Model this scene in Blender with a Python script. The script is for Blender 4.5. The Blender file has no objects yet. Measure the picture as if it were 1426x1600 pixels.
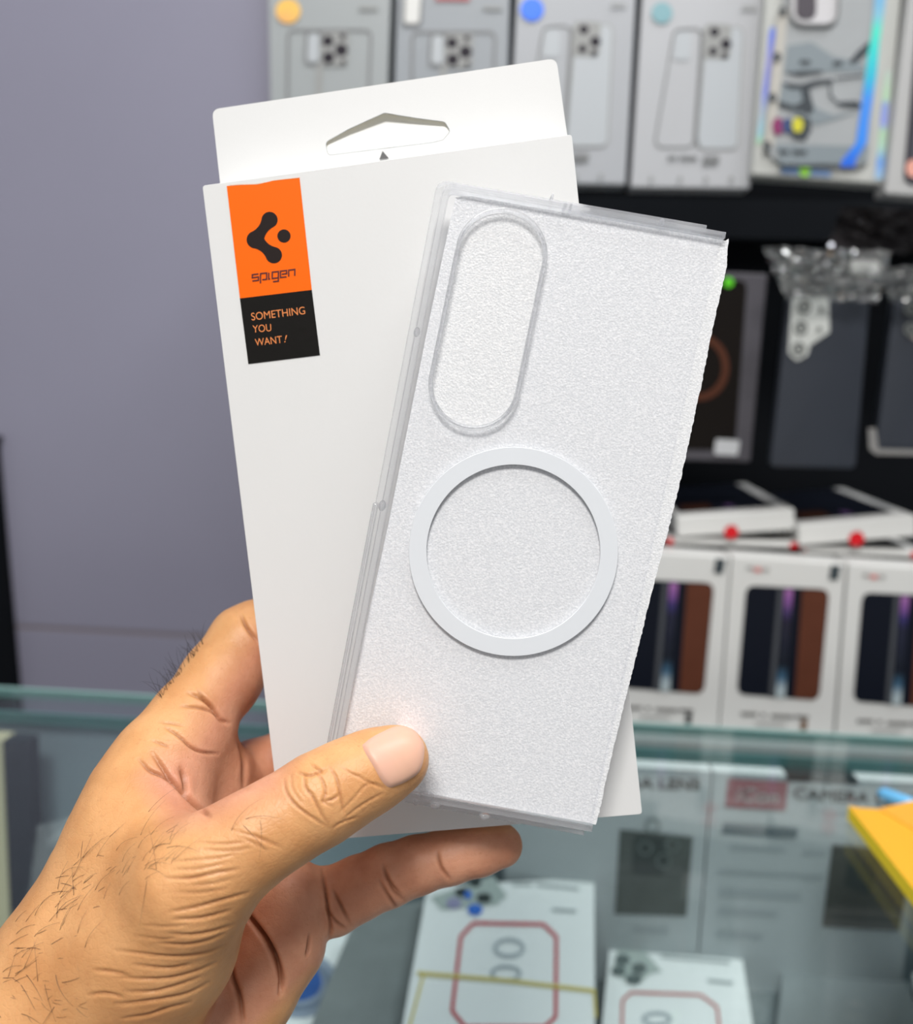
import bpy, bmesh, math, random
import numpy as np
from mathutils import Vector, Matrix
from mathutils.geometry import tessellate_polygon
from mathutils.bvhtree import BVHTree
random.seed(7)
S = bpy.context.scene
COL = S.collection

# ------------------------------------------------------------------ camera
W_, H_, F_ = 1426, 1600, 1450.0
CX, CY = W_ / 2, H_ / 2
CAM = Vector((0, 0, 1.20))
PITCH, YAW, ROLL = math.radians(8.6), math.radians(3.9), math.radians(1.8)
cam_d = bpy.data.cameras.new('camera')
cam_d.sensor_fit = 'VERTICAL'; cam_d.sensor_height = 36.0; cam_d.sensor_width = 36.0
cam_d.lens = 36.0 * F_ / H_
cam_d.clip_start = 0.01
cam_d.dof.use_dof = True; cam_d.dof.focus_distance = 0.2345; cam_d.dof.aperture_fstop = 9.5
cam = bpy.data.objects.new('camera', cam_d); COL.objects.link(cam)
ROT = Matrix.Rotation(YAW, 4, 'Z') @ Matrix.Rotation(math.pi / 2 - PITCH, 4, 'X') @ Matrix.Rotation(ROLL, 4, 'Z')
cam.matrix_world = Matrix.Translation(CAM) @ ROT
S.camera = cam
R3 = ROT.to_3x3()

# ------------------------------------------------------------------ light and exposure
S.view_settings.view_transform = 'Standard'
S.view_settings.look = 'None'
S.view_settings.gamma = 1.0
S.view_settings.exposure = -0.09
world = bpy.data.worlds.new('shop_daylight'); S.world = world; world.use_nodes = True
wb = world.node_tree.nodes['Background']
wb.inputs['Color'].default_value = (0.96, 0.98, 1.0, 1); wb.inputs['Strength'].default_value = 0.31
S.cycles.use_denoising = True
S.cycles.max_bounces = 14; S.cycles.transparent_max_bounces = 24; S.cycles.transmission_bounces = 12
S.cycles.sample_clamp_indirect = 6.0

def area(name, loc, target, sx, sy, power, color=(1, 1, 1)):
    l = bpy.data.lights.new(name, 'AREA'); l.shape = 'RECTANGLE'; l.size = sx; l.size_y = sy
    l.energy = power; l.color = color
    o = bpy.data.objects.new(name, l); COL.objects.link(o)
    o.location = loc
    o.rotation_euler = (Vector(target) - Vector(loc)).to_track_quat('-Z', 'Y').to_euler()
    return o
area('ceiling_panel_lamp', (-0.12, -0.90, 2.70), (-0.03, 0.30, 1.1), 0.7, 0.6, 52, (1.0, 0.975, 0.94))
area('ceiling_strip_lamp', (0.7, 0.25, 2.74), (0.3, 0.6, 1.0), 1.2, 0.25, 22, (0.97, 0.99, 1.0))
area('ceiling_rear_lamp', (-0.5, 0.75, 2.74), (-0.5, 0.75, 1.0), 0.3, 0.3, 3, (1.0, 1.0, 1.0))

# ------------------------------------------------------------------ geometry helpers
def ray(px, py):
    return R3 @ Vector(((px - CX) / F_, -(py - CY) / F_, -1.0))
def at_d(px, py, d):
    return CAM + ray(px, py) * d
def at_y(px, py, y):
    r = ray(px, py); return CAM + r * ((y - CAM.y) / r.y)
def at_z(px, py, z):
    r = ray(px, py); return CAM + r * ((z - CAM.z) / r.z)

class Plane:
    """a real plane in the shop; axes u (right), v (up), n (towards the viewer side)"""
    def __init__(s, o, n, up=Vector((0, 0, 1))):
        s.o = Vector(o); s.n = Vector(n).normalized()
        if s.n.dot(CAM - s.o) < 0: s.n = -s.n
        s.u = up.cross(s.n).normalized(); s.v = s.n.cross(s.u).normalized()
    def hit(s, px, py, off=0.0):
        r = ray(px, py); o = s.o + s.n * off
        return CAM + r * ((o - CAM).dot(s.n) / r.dot(s.n))
    def uv(s, px, py):
        d = s.hit(px, py) - s.o; return (d.dot(s.u), d.dot(s.v))
    def pt(s, u, v, off=0.0):
        return s.o + s.u * u + s.v * v + s.n * off
def plane3(a, b, c):
    return Plane(a, (b - a).cross(c - a), up=(a - c).normalized())

MATS = {}
def mat(name, color, rough=0.5, spec=0.5, metal=0.0, noise=0.0, nscale=60, bump=0.0, bscale=300, coat=0.0, sss=0.0, emit=None, color2=None):
    if name in MATS: return MATS[name]
    m = bpy.data.materials.new(name); m.use_nodes = True
    nt = m.node_tree; b = nt.nodes['Principled BSDF']
    b.inputs['Base Color'].default_value = (*color, 1); b.inputs['Roughness'].default_value = rough
    b.inputs['Specular IOR Level'].default_value = spec; b.inputs['Metallic'].default_value = metal
    b.inputs['Coat Weight'].default_value = coat
    tc = nt.nodes.new('ShaderNodeTexCoord')
    if noise > 0 or color2:
        n = nt.nodes.new('ShaderNodeTexNoise'); n.inputs['Scale'].default_value = nscale; n.inputs['Detail'].default_value = 5
        nt.links.new(tc.outputs['Object'], n.inputs['Vector'])
        mx = nt.nodes.new('ShaderNodeMix'); mx.data_type = 'RGBA'
        c2 = color2 or tuple(max(0, c * (1 - noise)) for c in color)
        mx.inputs['A'].default_value = (*color, 1); mx.inputs['B'].default_value = (*c2, 1)
        nt.links.new(n.outputs['Fac'], mx.inputs['Factor']); nt.links.new(mx.outputs['Result'], b.inputs['Base Color'])
    if bump > 0:
        n2 = nt.nodes.new('ShaderNodeTexNoise'); n2.inputs['Scale'].default_value = bscale; n2.inputs['Detail'].default_value = 3
        nt.links.new(tc.outputs['Object'], n2.inputs['Vector'])
        bp = nt.nodes.new('ShaderNodeBump'); bp.inputs['Strength'].default_value = bump; bp.inputs['Distance'].default_value = 0.0006
        nt.links.new(n2.outputs['Fac'], bp.inputs['Height']); nt.links.new(bp.outputs['Normal'], b.inputs['Normal'])
    if sss > 0:
        b.inputs['Subsurface Weight'].default_value = sss; b.inputs['Subsurface Radius'].default_value = (0.0035, 0.0014, 0.0007)
        b.inputs['Subsurface Scale'].default_value = 1.0
    MATS[name] = m
    return m
def thin_glass(name, tint, ior=1.45, rough=0.0, extra=0.0, cl=(1, 1, 1)):
    if name in MATS: return MATS[name]
    m = bpy.data.materials.new(name); m.use_nodes = True; nt = m.node_tree; nt.nodes.clear()
    o = nt.nodes.new('ShaderNodeOutputMaterial'); mx = nt.nodes.new('ShaderNodeMixShader')
    t = nt.nodes.new('ShaderNodeBsdfTransparent'); g = nt.nodes.new('ShaderNodeBsdfGlossy'); fr = nt.nodes.new('ShaderNodeFresnel')
    t.inputs['Color'].default_value = (*tint, 1); g.inputs['Roughness'].default_value = rough; geo = nt.nodes.new('ShaderNodeNewGeometry'); mr = nt.nodes.new('ShaderNodeMapRange')
    mr.inputs['To Min'].default_value = ior; mr.inputs['To Max'].default_value = 1.0 / ior
    nt.links.new(geo.outputs['Backfacing'], mr.inputs['Value']); nt.links.new(mr.outputs['Result'], fr.inputs['IOR'])
    g.inputs['Color'].default_value = (*cl, 1)
    fac = fr.outputs['Fac']
    if extra:
        a = nt.nodes.new('ShaderNodeMath'); a.operation = 'ADD'; a.inputs[1].default_value = extra; a.use_clamp = True
        nt.links.new(fac, a.inputs[0]); fac = a.outputs[0]
    nt.links.new(fac, mx.inputs['Fac']); nt.links.new(t.outputs[0], mx.inputs[1]); nt.links.new(g.outputs[0], mx.inputs[2])
    nt.links.new(mx.outputs[0], o.inputs['Surface'])
    MATS[name] = m
    return m

def finish(name, verts, faces, mats, parent=None, fmat=None, smooth=False):
    """link one mesh object with its origin at the centre of its points"""
    verts = [Vector(v) for v in verts]
    lo = Vector((min(v.x for v in verts), min(v.y for v in verts), min(v.z for v in verts)))
    hi = Vector((max(v.x for v in verts), max(v.y for v in verts), max(v.z for v in verts)))
    c = (lo + hi) / 2
    me = bpy.data.meshes.new(name)
    me.from_pydata([v - c for v in verts], [], faces)
    if not isinstance(mats, (list, tuple)): mats = [mats]
    for m in mats: me.materials.append(m)
    if fmat:
        for p, k in zip(me.polygons, fmat): p.material_index = k
    if smooth:
        for p in me.polygons: p.use_smooth = True
    me.update()
    bm = bmesh.new(); bm.from_mesh(me); bmesh.ops.recalc_face_normals(bm, faces=bm.faces); bm.to_mesh(me); bm.free()
    o = bpy.data.objects.new(name, me); COL.objects.link(o)
    if parent:
        o.parent = parent; base = parent; off = Vector((0, 0, 0))
        while base: off += base.location; base = base.parent
        o.location = c - off
    else: o.location = c
    return o
def root(name, loc, label, cat, group=None):
    o = bpy.data.objects.new(name, None); COL.objects.link(o); o.location = loc; o.empty_display_size = 0.02
    o['label'] = label; o['category'] = cat
    if group: o['group'] = group
    return o
def tag(o, label, cat, group=None):
    o['label'] = label; o['category'] = cat
    if group: o['group'] = group
    return o
def struct(o):
    o['kind'] = 'structure'; return o
def plab(o, label): o['label'] = label; return o

def fill2d(loops):
    if len(loops) == 1: return [tuple(t) for t in tessellate_polygon([[Vector((p[0], p[1], 0)) for p in loops[0]]])]
    if len(loops) == 2 and len(loops[0]) == len(loops[1]):
        n = len(loops[0]); return [(i, (i + 1) % n, n + (i + 1) % n, n + i) for i in range(n)]
    bm = bmesh.new(); k = 0; es = []
    for l in loops:
        vs = [bm.verts.new((p[0], p[1], 0)) for p in l]
        for v in vs: v.index = k; k += 1
        es += [bm.edges.new((vs[i], vs[(i + 1) % len(vs)])) for i in range(len(vs))]
    lay = bm.verts.layers.int.new('k'); bm.verts.ensure_lookup_table()
    for i, v in enumerate(bm.verts): v[lay] = i
    bmesh.ops.triangle_fill(bm, edges=es, use_beauty=True, use_dissolve=False, normal=(0, 0, 1))
    out = [tuple(v[lay] for v in f.verts) for f in bm.faces]; bm.free(); return out
class MB:
    def __init__(s): s.v = []; s.f = []; s.m = []
    def add(s, v, f, k=0):
        b = len(s.v); s.v += [Vector(x) for x in v]
        s.f += [tuple(b + i for i in q) for q in f]; s.m += [k] * len(f)
    def box(s, lo, hi, k=0):
        x0, y0, z0 = lo; x1, y1, z1 = hi
        s.add([(x0, y0, z0), (x1, y0, z0), (x1, y1, z0), (x0, y1, z0), (x0, y0, z1), (x1, y0, z1), (x1, y1, z1), (x0, y1, z1)],
              [(0, 3, 2, 1), (4, 5, 6, 7), (0, 1, 5, 4), (1, 2, 6, 5), (2, 3, 7, 6), (3, 0, 4, 7)], k)
    def prism(s, loops, t0, t1, place, k=0, kside=None, kback=None):
        """loops: outline then holes in 2D; place(u, v, off) -> 3D; from off t0 (front) to t1 (back)"""
        flat = [p for l in loops for p in l]
        tris = fill2d(loops)
        n = len(flat); b = len(s.v)
        s.v += [Vector(place(p[0], p[1], t0)) for p in flat]
        for t in tris: s.f.append(tuple(b + i for i in t)); s.m.append(k)
        if t1 is None: return
        s.v += [Vector(place(p[0], p[1], t1)) for p in flat]
        for t in tris: s.f.append(tuple(b + n + i for i in reversed(t))); s.m.append(k if kback is None else kback)
        i0 = 0
        for l in loops:
            m = len(l)
            for i in range(m):
                a, c = b + i0 + i, b + i0 + (i + 1) % m
                s.f.append((a, c, c + n, a + n)); s.m.append(k if kside is None else kside)
            i0 += m
    def tube(s, pts, r, n=8, k=0, closed=False):
        pts = [Vector(p) for p in pts]; N = len(pts); b = len(s.v)
        rr = r if isinstance(r, (list, tuple)) else [r] * N
        ref = None
        for i, p in enumerate(pts):
            a = pts[(i - 1) % N] if (i > 0 or closed) else p; c = pts[(i + 1) % N] if (i < N - 1 or closed) else p
            t = (c - a).normalized()
            if ref is None: ref = t.orthogonal().normalized()
            ref = (ref - t * ref.dot(t)).normalized(); bi = t.cross(ref)
            for j in range(n):
                an = 2 * math.pi * j / n; s.v.append(p + (ref * math.cos(an) + bi * math.sin(an)) * rr[i])
        for i in range(N if closed else N - 1):
            for j in range(n):
                i2 = (i + 1) % N
                s.f.append((b + i * n + j, b + i * n + (j + 1) % n, b + i2 * n + (j + 1) % n, b + i2 * n + j)); s.m.append(k)
        if not closed:
            s.f.append(tuple(b + j for j in range(n))[::-1]); s.m.append(k)
            s.f.append(tuple(b + (N - 1) * n + j for j in range(n))); s.m.append(k)
    def build(s, name, mats, parent=None, smooth=False):
        return finish(name, s.v, s.f, mats, parent, s.m, smooth)
def bevel(o, w, seg=2):
    m = o.modifiers.new('soft_edges', 'BEVEL'); m.width = w; m.segments = seg; m.limit_method = 'ANGLE'; m.angle_limit = math.radians(40)
    return o

# 2D outlines (in photograph coordinates unless told otherwise)
def circ(cx, cy, r, n=32, ry=None):
    ry = ry or r
    return [(cx + r * math.cos(2 * math.pi * i / n), cy + ry * math.sin(2 * math.pi * i / n)) for i in range(n)]
def rounded(pts, r, n=6):
    out = []; N = len(pts)
    rs = r if isinstance(r, (list, tuple)) else [r] * N
    for i, p in enumerate(pts):
        p = Vector(p); a = Vector(pts[i - 1]); c = Vector(pts[(i + 1) % N]); ri = rs[i]
        if ri <= 0: out.append(tuple(p)); continue
        da = (a - p).normalized(); dc = (c - p).normalized(); ang = da.angle(dc); d = ri / math.tan(ang / 2)
        s0 = p + da * d; s1 = p + dc * d
        for j in range(n + 1):
            t = j / n; q = s0 * (1 - t) ** 2 + p * (2 * t * (1 - t)) + s1 * t * t
            out.append(tuple(q))
    return out
def inset(pts, w):
    """shrink an outline by w along its vertex normals"""
    N = len(pts); A = sum(pts[i][0] * pts[(i + 1) % N][1] - pts[(i + 1) % N][0] * pts[i][1] for i in range(N))
    sg = 1 if A > 0 else -1; out = []
    for i in range(N):
        a = Vector(pts[i - 1]); p = Vector(pts[i]); c = Vector(pts[(i + 1) % N])
        e1 = (p - a); e2 = (c - p)
        if e1.length < 1e-9: e1 = e2
        if e2.length < 1e-9: e2 = e1
        n1 = Vector((-e1.y, e1.x)).normalized(); n2 = Vector((-e2.y, e2.x)).normalized()
        m = (n1 + n2); m = m.normalized() if m.length > 1e-6 else n1
        out.append(tuple(p + m * (sg * w / max(0.4, m.dot(n1)))))
    return out
def stroke(pts, w):
    """flat stroke polygon along a polyline, mitred"""
    P = [Vector(p) for p in pts]; L = []; Rr = []
    for i, p in enumerate(P):
        a = P[i - 1] if i else None; c = P[i + 1] if i < len(P) - 1 else None
        n1 = Vector((-(p - a).y, (p - a).x)).normalized() if a is not None else None
        n2 = Vector((-(c - p).y, (c - p).x)).normalized() if c is not None else None
        if n1 is None: m, k = n2, 1
        elif n2 is None: m, k = n1, 1
        else:
            m = (n1 + n2).normalized(); k = 1 / max(0.5, m.dot(n1))
        L.append(tuple(p + m * w / 2 * k)); Rr.append(tuple(p - m * w / 2 * k))
    return L + Rr[::-1]
def px_place(pl):
    return lambda x, y, off: pl.hit(x, y, off)
def px_solid_place(pl):
    """front outline found on the plane, thickness along the plane's normal"""
    def f(x, y, off): return pl.hit(x, y, 0.0) + pl.n * off
    return f

def text_outline(body):
    cu = bpy.data.curves.new('lettering', 'FONT'); cu.body = body; cu.size = 1.0
    ob = bpy.data.objects.new('lettering', cu); COL.objects.link(ob)
    dg = bpy.context.evaluated_depsgraph_get(); me = bpy.data.meshes.new_from_object(ob.evaluated_get(dg))
    vs = [v.co.copy() for v in me.vertices]; fs = [tuple(p.vertices) for p in me.polygons]
    bpy.data.objects.remove(ob); bpy.data.curves.remove(cu); bpy.data.meshes.remove(me)
    return vs, fs
def add_text(mb, body, p0, p1, h, place, off, k=0, lean=0.0, bold=0.0):
    """lettering whose baseline runs p0 -> p1, cap height h, same unit as p0"""
    vs, fs = text_outline(body)
    x0 = min(v.x for v in vs); x1 = max(v.x for v in vs); ch = 0.69
    p0 = Vector(p0); p1 = Vector(p1); d = p1 - p0; up = Vector((d.y, -d.x)).normalized() * h
    offs = [(0, 0)] if not bold else [(-bold, 0), (bold, 0), (0, -bold), (0, bold)]
    for ox, oy in offs:
        pts = []
        for v in vs:
            q = p0 + d * ((v.x - x0) / (x1 - x0)) + up * (v.y / ch) + d.normalized() * (lean * v.y / ch * h) + Vector((ox, oy))
            pts.append(place(q.x, q.y, off))
        mb.add(pts, fs, k)

# ------------------------------------------------------------------ materials
M_wall = mat('wall_paint', (0.305, 0.298, 0.385), rough=0.34, spec=0.5, noise=0.10, nscale=5)
M_grout = mat('wall_joint', (0.25, 0.215, 0.235), rough=0.8)
M_floor = mat('floor_tile', (0.35, 0.34, 0.33), rough=0.4, noise=0.15, nscale=8)
M_ceil = mat('ceiling_paint', (0.55, 0.55, 0.56), rough=0.9)
M_black = mat('black_board', (0.006, 0.007, 0.009), rough=0.7, spec=0.06)
M_dark = mat('dark_plastic', (0.014, 0.016, 0.020), rough=0.5, spec=0.12)
M_steel = mat('hook_steel', (0.25, 0.25, 0.27), rough=0.35, metal=1.0)
M_card = mat('white_card', (0.78, 0.78, 0.775), rough=0.42, spec=0.35, bump=0.03, bscale=900)
M_cream = mat('cut_card_edge', (0.78, 0.72, 0.52), rough=0.8)
M_green = mat('green_glass_edge', (0.085, 0.20, 0.20), rough=0.25)
M_green_l = mat('pale_glass_edge', (0.27, 0.44, 0.42), rough=0.2)
M_glass = thin_glass('counter_glass_sheet', (0.93, 0.965, 0.965), ior=1.40)
M_glass2 = thin_glass('shelf_glass_sheet', (0.88, 0.93, 0.93), ior=1.30)
M_alu = mat('counter_metal', (0.22, 0.27, 0.28), rough=0.35, metal=0.6)
M_inner = mat('counter_back_panel', (0.24, 0.30, 0.33), rough=0.3, noise=0.15, nscale=9)
M_base = mat('counter_board', (0.20, 0.235, 0.245), rough=0.55, noise=0.3, nscale=25)

# ------------------------------------------------------------------ the room
YW = 1.06
def slab(name, lo, hi, m, parent=None):
    mb = MB(); mb.box(lo, hi); return mb.build(name, m, parent)
struct(slab('floor', (-2.2, -1.6, -0.05), (2.2, YW + 0.1, 0.0), M_floor))
struct(slab('ceiling', (-2.2, -1.6, 2.78), (2.2, YW + 0.1, 2.86), M_ceil))
zj = at_y(180, 987, YW).z
mb = MB(); mb.box((-2.2, YW, 0), (2.2, YW + 0.1, zj - 0.003)); mb.box((-2.2, YW, zj + 0.003), (2.2, YW + 0.1, 2.78))
mb.box((-2.2, YW + 0.0015, zj - 0.003), (2.2, YW + 0.1, zj + 0.003), 1)
struct(mb.build('wall_back', [M_wall, M_grout]))
# dark door jamb at the far left
p0 = at_y(-2, 690, 1.055); p1 = at_y(31, 1070, 1.055)
mb = MB()
jb = [(p0.x - 0.12, p0.z + 0.9), (p0.x - 0.05, p0.z + 0.9), (p0.x - 0.03, p0.z + 0.012), (p0.x + 0.004, p0.z + 0.006), (p0.x, p0.z - 0.006),
      (p1.x, p1.z), (p1.x + 0.008, p1.z - 0.2), (p1.x + 0.03, 0.0), (p0.x - 0.12, 0.0)]
mb.prism([jb], 0.0, 0.012, lambda u, v, o: Vector((u, 1.045 + o, v)))
struct(mb.build('trim_1', M_black))

# ------------------------------------------------------------------ display counter
ZC = 0.95                      # top of the counter
def glz(px, py): return at_z(px, py, ZC)
YL = glz(713, 1112).y         # far lip of the glass
YE = glz(713, 1152).y         # hinge line of the main sheet
Z_SH = ZC - 0.165             # shelf that carries the goods
XL, XR = -0.85, 0.95
counter = root('display_counter', (0, 0.45, 0), 'long glass topped display counter running across the whole picture below the wall', 'counter')
mb = MB(); mb.box((XL, 0.23, ZC - 0.006), (XR, YE, ZC)); mb.build('glass_top', M_glass, counter)
mb = MB(); mb.box((XL, YE, ZC - 0.008), (XR, YE + 0.003, ZC - 0.0005)); plab(mb.build('sheet_edge', M_green, counter), 'dark green polished edge of the glass top')
mb = MB(); mb.box((XL, YE + 0.004, ZC - 0.006), (XR, YL - 0.003, ZC - 0.001)); mb.build('rear_glass_strip', M_glass2, counter)
mb = MB(); mb.box((XL, YL - 0.003, ZC - 0.007), (XR, YL, ZC)); plab(mb.build('lip_edge', M_green_l, counter), 'pale green edge of the rear glass strip')
mb = MB(); mb.box((XL, 0.23, Z_SH - 0.008), (XR, YE + 0.02, Z_SH)); mb.build('shelf', M_base, counter)
mb = MB(); mb.box((XL, YE + 0.010, Z_SH), (XR, YE + 0.018, ZC - 0.012)); mb.build('back_panel', M_inner, counter)
mb = MB(); mb.box((XL, 0.23, 0.0), (XR, YE + 0.02, Z_SH - 0.008)); mb.build('cabinet_base', M_base, counter)
mb = MB(); mb.box((XL, 0.225, Z_SH), (XR, 0.23, ZC)); mb.build('front_glass', M_glass2, counter)
for xx in (XL, XR - 0.02):
    mb = MB(); mb.box((xx, 0.23, Z_SH), (xx + 0.02, YE, ZC - 0.010)); mb.build('end_panel', M_alu, counter)
# pale upright post seen through the glass on the left
pl = Plane((0, YE - 0.03, 0), (0, -1, 0))
a = pl.hit(-60, 1180); b = pl.hit(3, 1180)
mb = MB(); mb.box((a.x, YE - 0.03, Z_SH), (b.x, YE - 0.012, ZC - 0.010)); plab(mb.build('corner_post', mat('cream_post', (0.62, 0.56, 0.36), rough=0.5), counter), 'cream upright post behind the glass')
a = pl.hit(3, 1180); b = pl.hit(42, 1180)
mb = MB(); mb.box((a.x, YE - 0.028, Z_SH), (b.x, YE - 0.014, ZC - 0.010)); plab(mb.build('door_channel', mat('dark_channel', (0.010, 0.022, 0.026), rough=0.6, spec=0.1, noise=0.4, nscale=80), counter), 'dark door channel beside the cream post')

# ------------------------------------------------------------------ rack behind the counter
YR = 1.035
xr0 = at_y(424, 100, YR).x
rack = root('display_rack', (0.4, 0.95, 0), 'black slat rack on the wall with phone case boxes hung in rows', 'rack')
mb = MB(); mb.box((xr0, YR, 0.0), (2.0, YW - 0.002, 2.2)); mb.build('back_panel', M_black, rack)
Z_FS = at_y(1150, 1150, 0.76).z     # ledge under the standing boxes
mb = MB(); mb.box((at_y(940, 1100, .76).x, 0.735, Z_FS - 0.02), (1.2, YR, Z_FS)); mb.build('ledge', mat('ledge_board', (0.30, 0.33, 0.33), rough=0.5), rack)
mb = MB(); mb.box((at_y(940, 1100, .76).x, 0.76, 0.0), (1.2, YR, Z_FS - 0.02)); mb.build('cupboard', M_black, rack)
zb = at_y(1100, 330, YR).z
mb = MB(); mb.box((xr0, YR - 0.02, zb - 0.03), (1.2, YR, zb + 0.01)); mb.build('slat', M_dark, rack)
def hook(x, z, y0, parent=rack):
    mb = MB(); mb.tube([(x, YR, z), (x, y0 + 0.01, z), (x, y0, z + 0.006)], 0.002, 6); mb.build('hook', M_steel, parent)

# ------------------------------------------------------------------ boxes hung in the top row
def grey_box(tone, name='grey_print'):
    return mat('%s_%d' % (name, int(tone[0] * 1000)), tone, rough=0.4, spec=0.4, noise=0.08, nscale=14)
M_line = mat('printed_grey_line', (0.20, 0.205, 0.21), rough=0.5)
M_line_l = mat('printed_pale_line', (0.32, 0.325, 0.32), rough=0.5)
M_lens = mat('printed_lens', (0.028, 0.024, 0.033), rough=0.5, spec=0.15)
M_pale = mat('printed_pale_panel', (0.47, 0.50, 0.53), rough=0.45)
GRP_TOP = 'case boxes hung in the top row'
def quad_box(r, q, Y, th, m, name='carton', bev=0.0015, rad=0, tilt=0.0):
    pl = Plane((0, Y, CAM.z + 0.2), (0, -math.cos(tilt), math.sin(tilt)))
    mb = MB(); out = rounded(q, rad) if rad else q
    mb.prism([out], 0.0, -th, px_solid_place(pl))
    o = mb.build(name, m, r); bevel(o, bev)
    return pl, o
def deco(r, pl, name, loops_list, m, off=0.0006, label=None):
    mb = MB()
    for i, (k, loops) in enumerate(loops_list): mb.prism(loops, off + 0.00012 * i, None, px_place(pl), k)
    o = mb.build(name, m, r)
    if label: o['label'] = label
    return o
def ringloops(pts, w): return [pts, inset(pts, w)]
def lens_blobs(spots): return [[circ(x, y, rr, 14)] for x, y, rr in spots]

def top_box(q, Y, tone, label, sticker=None, art=None):
    t = root('case_box', at_y((q[2][0] + q[3][0]) / 2, q[2][1], Y), label, 'box', GRP_TOP)
    pl, o = quad_box(t, q, Y, 0.024, grey_box(tone))
    c = pl.hit((q[0][0] + q[1][0]) / 2, 20)
    hook(c.x, c.z, Y + 0.026)
    if art: deco(t, pl, 'printed_picture', art, [M_line, M_line_l, M_lens, M_pale])
    if sticker:
        (sx, sy, sr), sm, sl = sticker
        deco(t, pl, 'sticker', [(0, [circ(sx, sy, sr, 28)])], sm, 0.0012, sl)
    return t, pl
M_sun = mat('hologram_sticker', (0.95, 0.75, 0.06), rough=0.3, color2=(0.95, 0.36, 0.20), nscale=45, coat=0.5)
M_blue = mat('blue_sticker', (0.0, 0.17, 0.95), rough=0.35, coat=0.4)
M_teal = mat('teal_sticker', (0.22, 0.42, 0.47), rough=0.35, coat=0.4)

def art_ab(dx, dy):
    A = []
    o = rounded([(448 + dx, 45 + dy), (582 + dx, 45 + dy), (572 + dx, 300), (445 + dx, 300)], 14)
    A.append((0, ringloops(o, 4.5)))
    A.append((0, ringloops(rounded([(477 + dx, 46 + dy), (504 + dx, 46 + dy), (504 + dx, 103 + dy), (474 + dx, 103 + dy)], 12), 4)))
    A.append((3, [rounded([(482 + dx, 52 + dy), (498 + dx, 52 + dy), (498 + dx, 97 + dy), (480 + dx, 97 + dy)], 7)]))
    A.append((1, [[(494 + dx, 100 + dy), (504 + dx, 100 + dy), (500 + dx, 300), (490 + dx, 300)]]))
    A.append((1, [rounded([(502 + dx, 50 + dy), (546 + dx, 50 + dy), (543 + dx, 103 + dy), (500 + dx, 103 + dy)], 8)]))
    for l in lens_blobs([(512 + dx, 64 + dy, 9), (533 + dx, 78 + dy, 10), (513 + dx, 90 + dy, 9.5), (535 + dx, 57 + dy, 4.5), (536 + dx, 97 + dy, 3.5)]): A.append((2, l))
    A.append((1, [stroke([(560 + dx, 12), (590 + dx, 13)], 5)]))
    return A
top_box([(416, -130), (615, -130), (600, 283), (424, 281)], 0.80, (0.375, 0.40, 0.41), 'grey phone case box with an orange and yellow round sticker, leftmost in the top row',
        ((450, 17, 19.5), M_sun, 'round shiny sticker shading from yellow to orange'), art_ab(0, 0))
tB, plB = top_box([(624, -130), (800, -130), (788, 286), (611, 284)], 0.80, (0.335, 0.36, 0.39), 'grey phone case box with a small square white tag, second in the top row', None, art_ab(194, 3))
deco(tB, plB, 'tag_window', [(0, ringloops(rounded([(629, -10), (662, -10), (658, 41), (627, 41)], 9), 5)), (1, [rounded([(634, -8), (657, -8), (654, 36), (632, 36)], 5)])],
     [M_line, mat('tag_white', (0.72, 0.72, 0.70), rough=0.4)], 0.0012, 'small white rounded tag')
deco(tB, plB, 'red_label', [(0, [[(680, -20), (735, -20), (734, 1.5), (680, 1)]])], mat('red_print', (0.45, 0.12, 0.13)), 0.0012, 'muted red label at the top')
def art_cd(dx, dy, big):
    A = []
    o = rounded([(1052 + dx, 45 + dy), (1098 + dx, 42 + dy), (1085 + dx, 232 + dy), (1020 + dx, 232 + dy)], 15)
    A.append((0, ringloops(o, 3)))
    A.append((3, [rounded([(1055 + dx, 50 + dy), (1080 + dx, 49 + dy), (1078 + dx, 94 + dy), (1051 + dx, 94 + dy)], 8)]))
    o = rounded([(1102 + dx, 42 + dy), (1163 + dx, 40 + dy), (1154 + dx, 234 + dy), (1086 + dx, 234 + dy)], 15)
    A.append((1, [o])); A.append((3, [inset(o, 2.5)]))
    A.append((0, [stroke([(1097 + dx, 48 + dy), (1094 + dx, 120 + dy), (1087 + dx, 215 + dy), (1091 + dx, 229 + dy)], 5)]))
    A.append((1, [rounded([(1100 + dx, 37 + dy), (1143 + dx, 38 + dy), (1140 + dx, 93 + dy), (1098 + dx, 92 + dy)], 9)]))
    for l in lens_blobs([(1116 + dx, 50 + dy, 7.5), (1134 + dx, 69 + dy, 8.5), (1114 + dx, 80 + dy, 6.5), (1132 + dx, 87 + dy, 5)]): A.append((2, l))
    for l in [stroke([(1043 + dx, 246 + dy), (1057 + dx, 246 + dy)], 6), stroke([(1061 + dx, 246 + dy), (1089 + dx, 247 + dy)], 6), rounded([(1098 + dx, 243 + dy), (1124 + dx, 243 + dy), (1123 + dx, 256 + dy), (1097 + dx, 256 + dy)], 4)]:
        A.append((0, [l]))
    for x in (1017, 1062, 1103, 1142): A.append((1, [circ(x + dx, 279 + dy, 3.5, 10)]))
    A.append((1, [stroke([(1158 + dx, 11 + dy), (1182 + dx, 12 + dy)], 4)]))
    return A
top_box([(813, -130), (1000, -130), (977, 289), (793, 286)], 0.80, (0.44, 0.455, 0.485), 'pale grey phone case box with a bright blue round sticker, third in the top row',
        ((831, 14.5, 18.5), M_blue, 'round bright blue sticker'), art_cd(-204, -4, 1))
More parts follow.
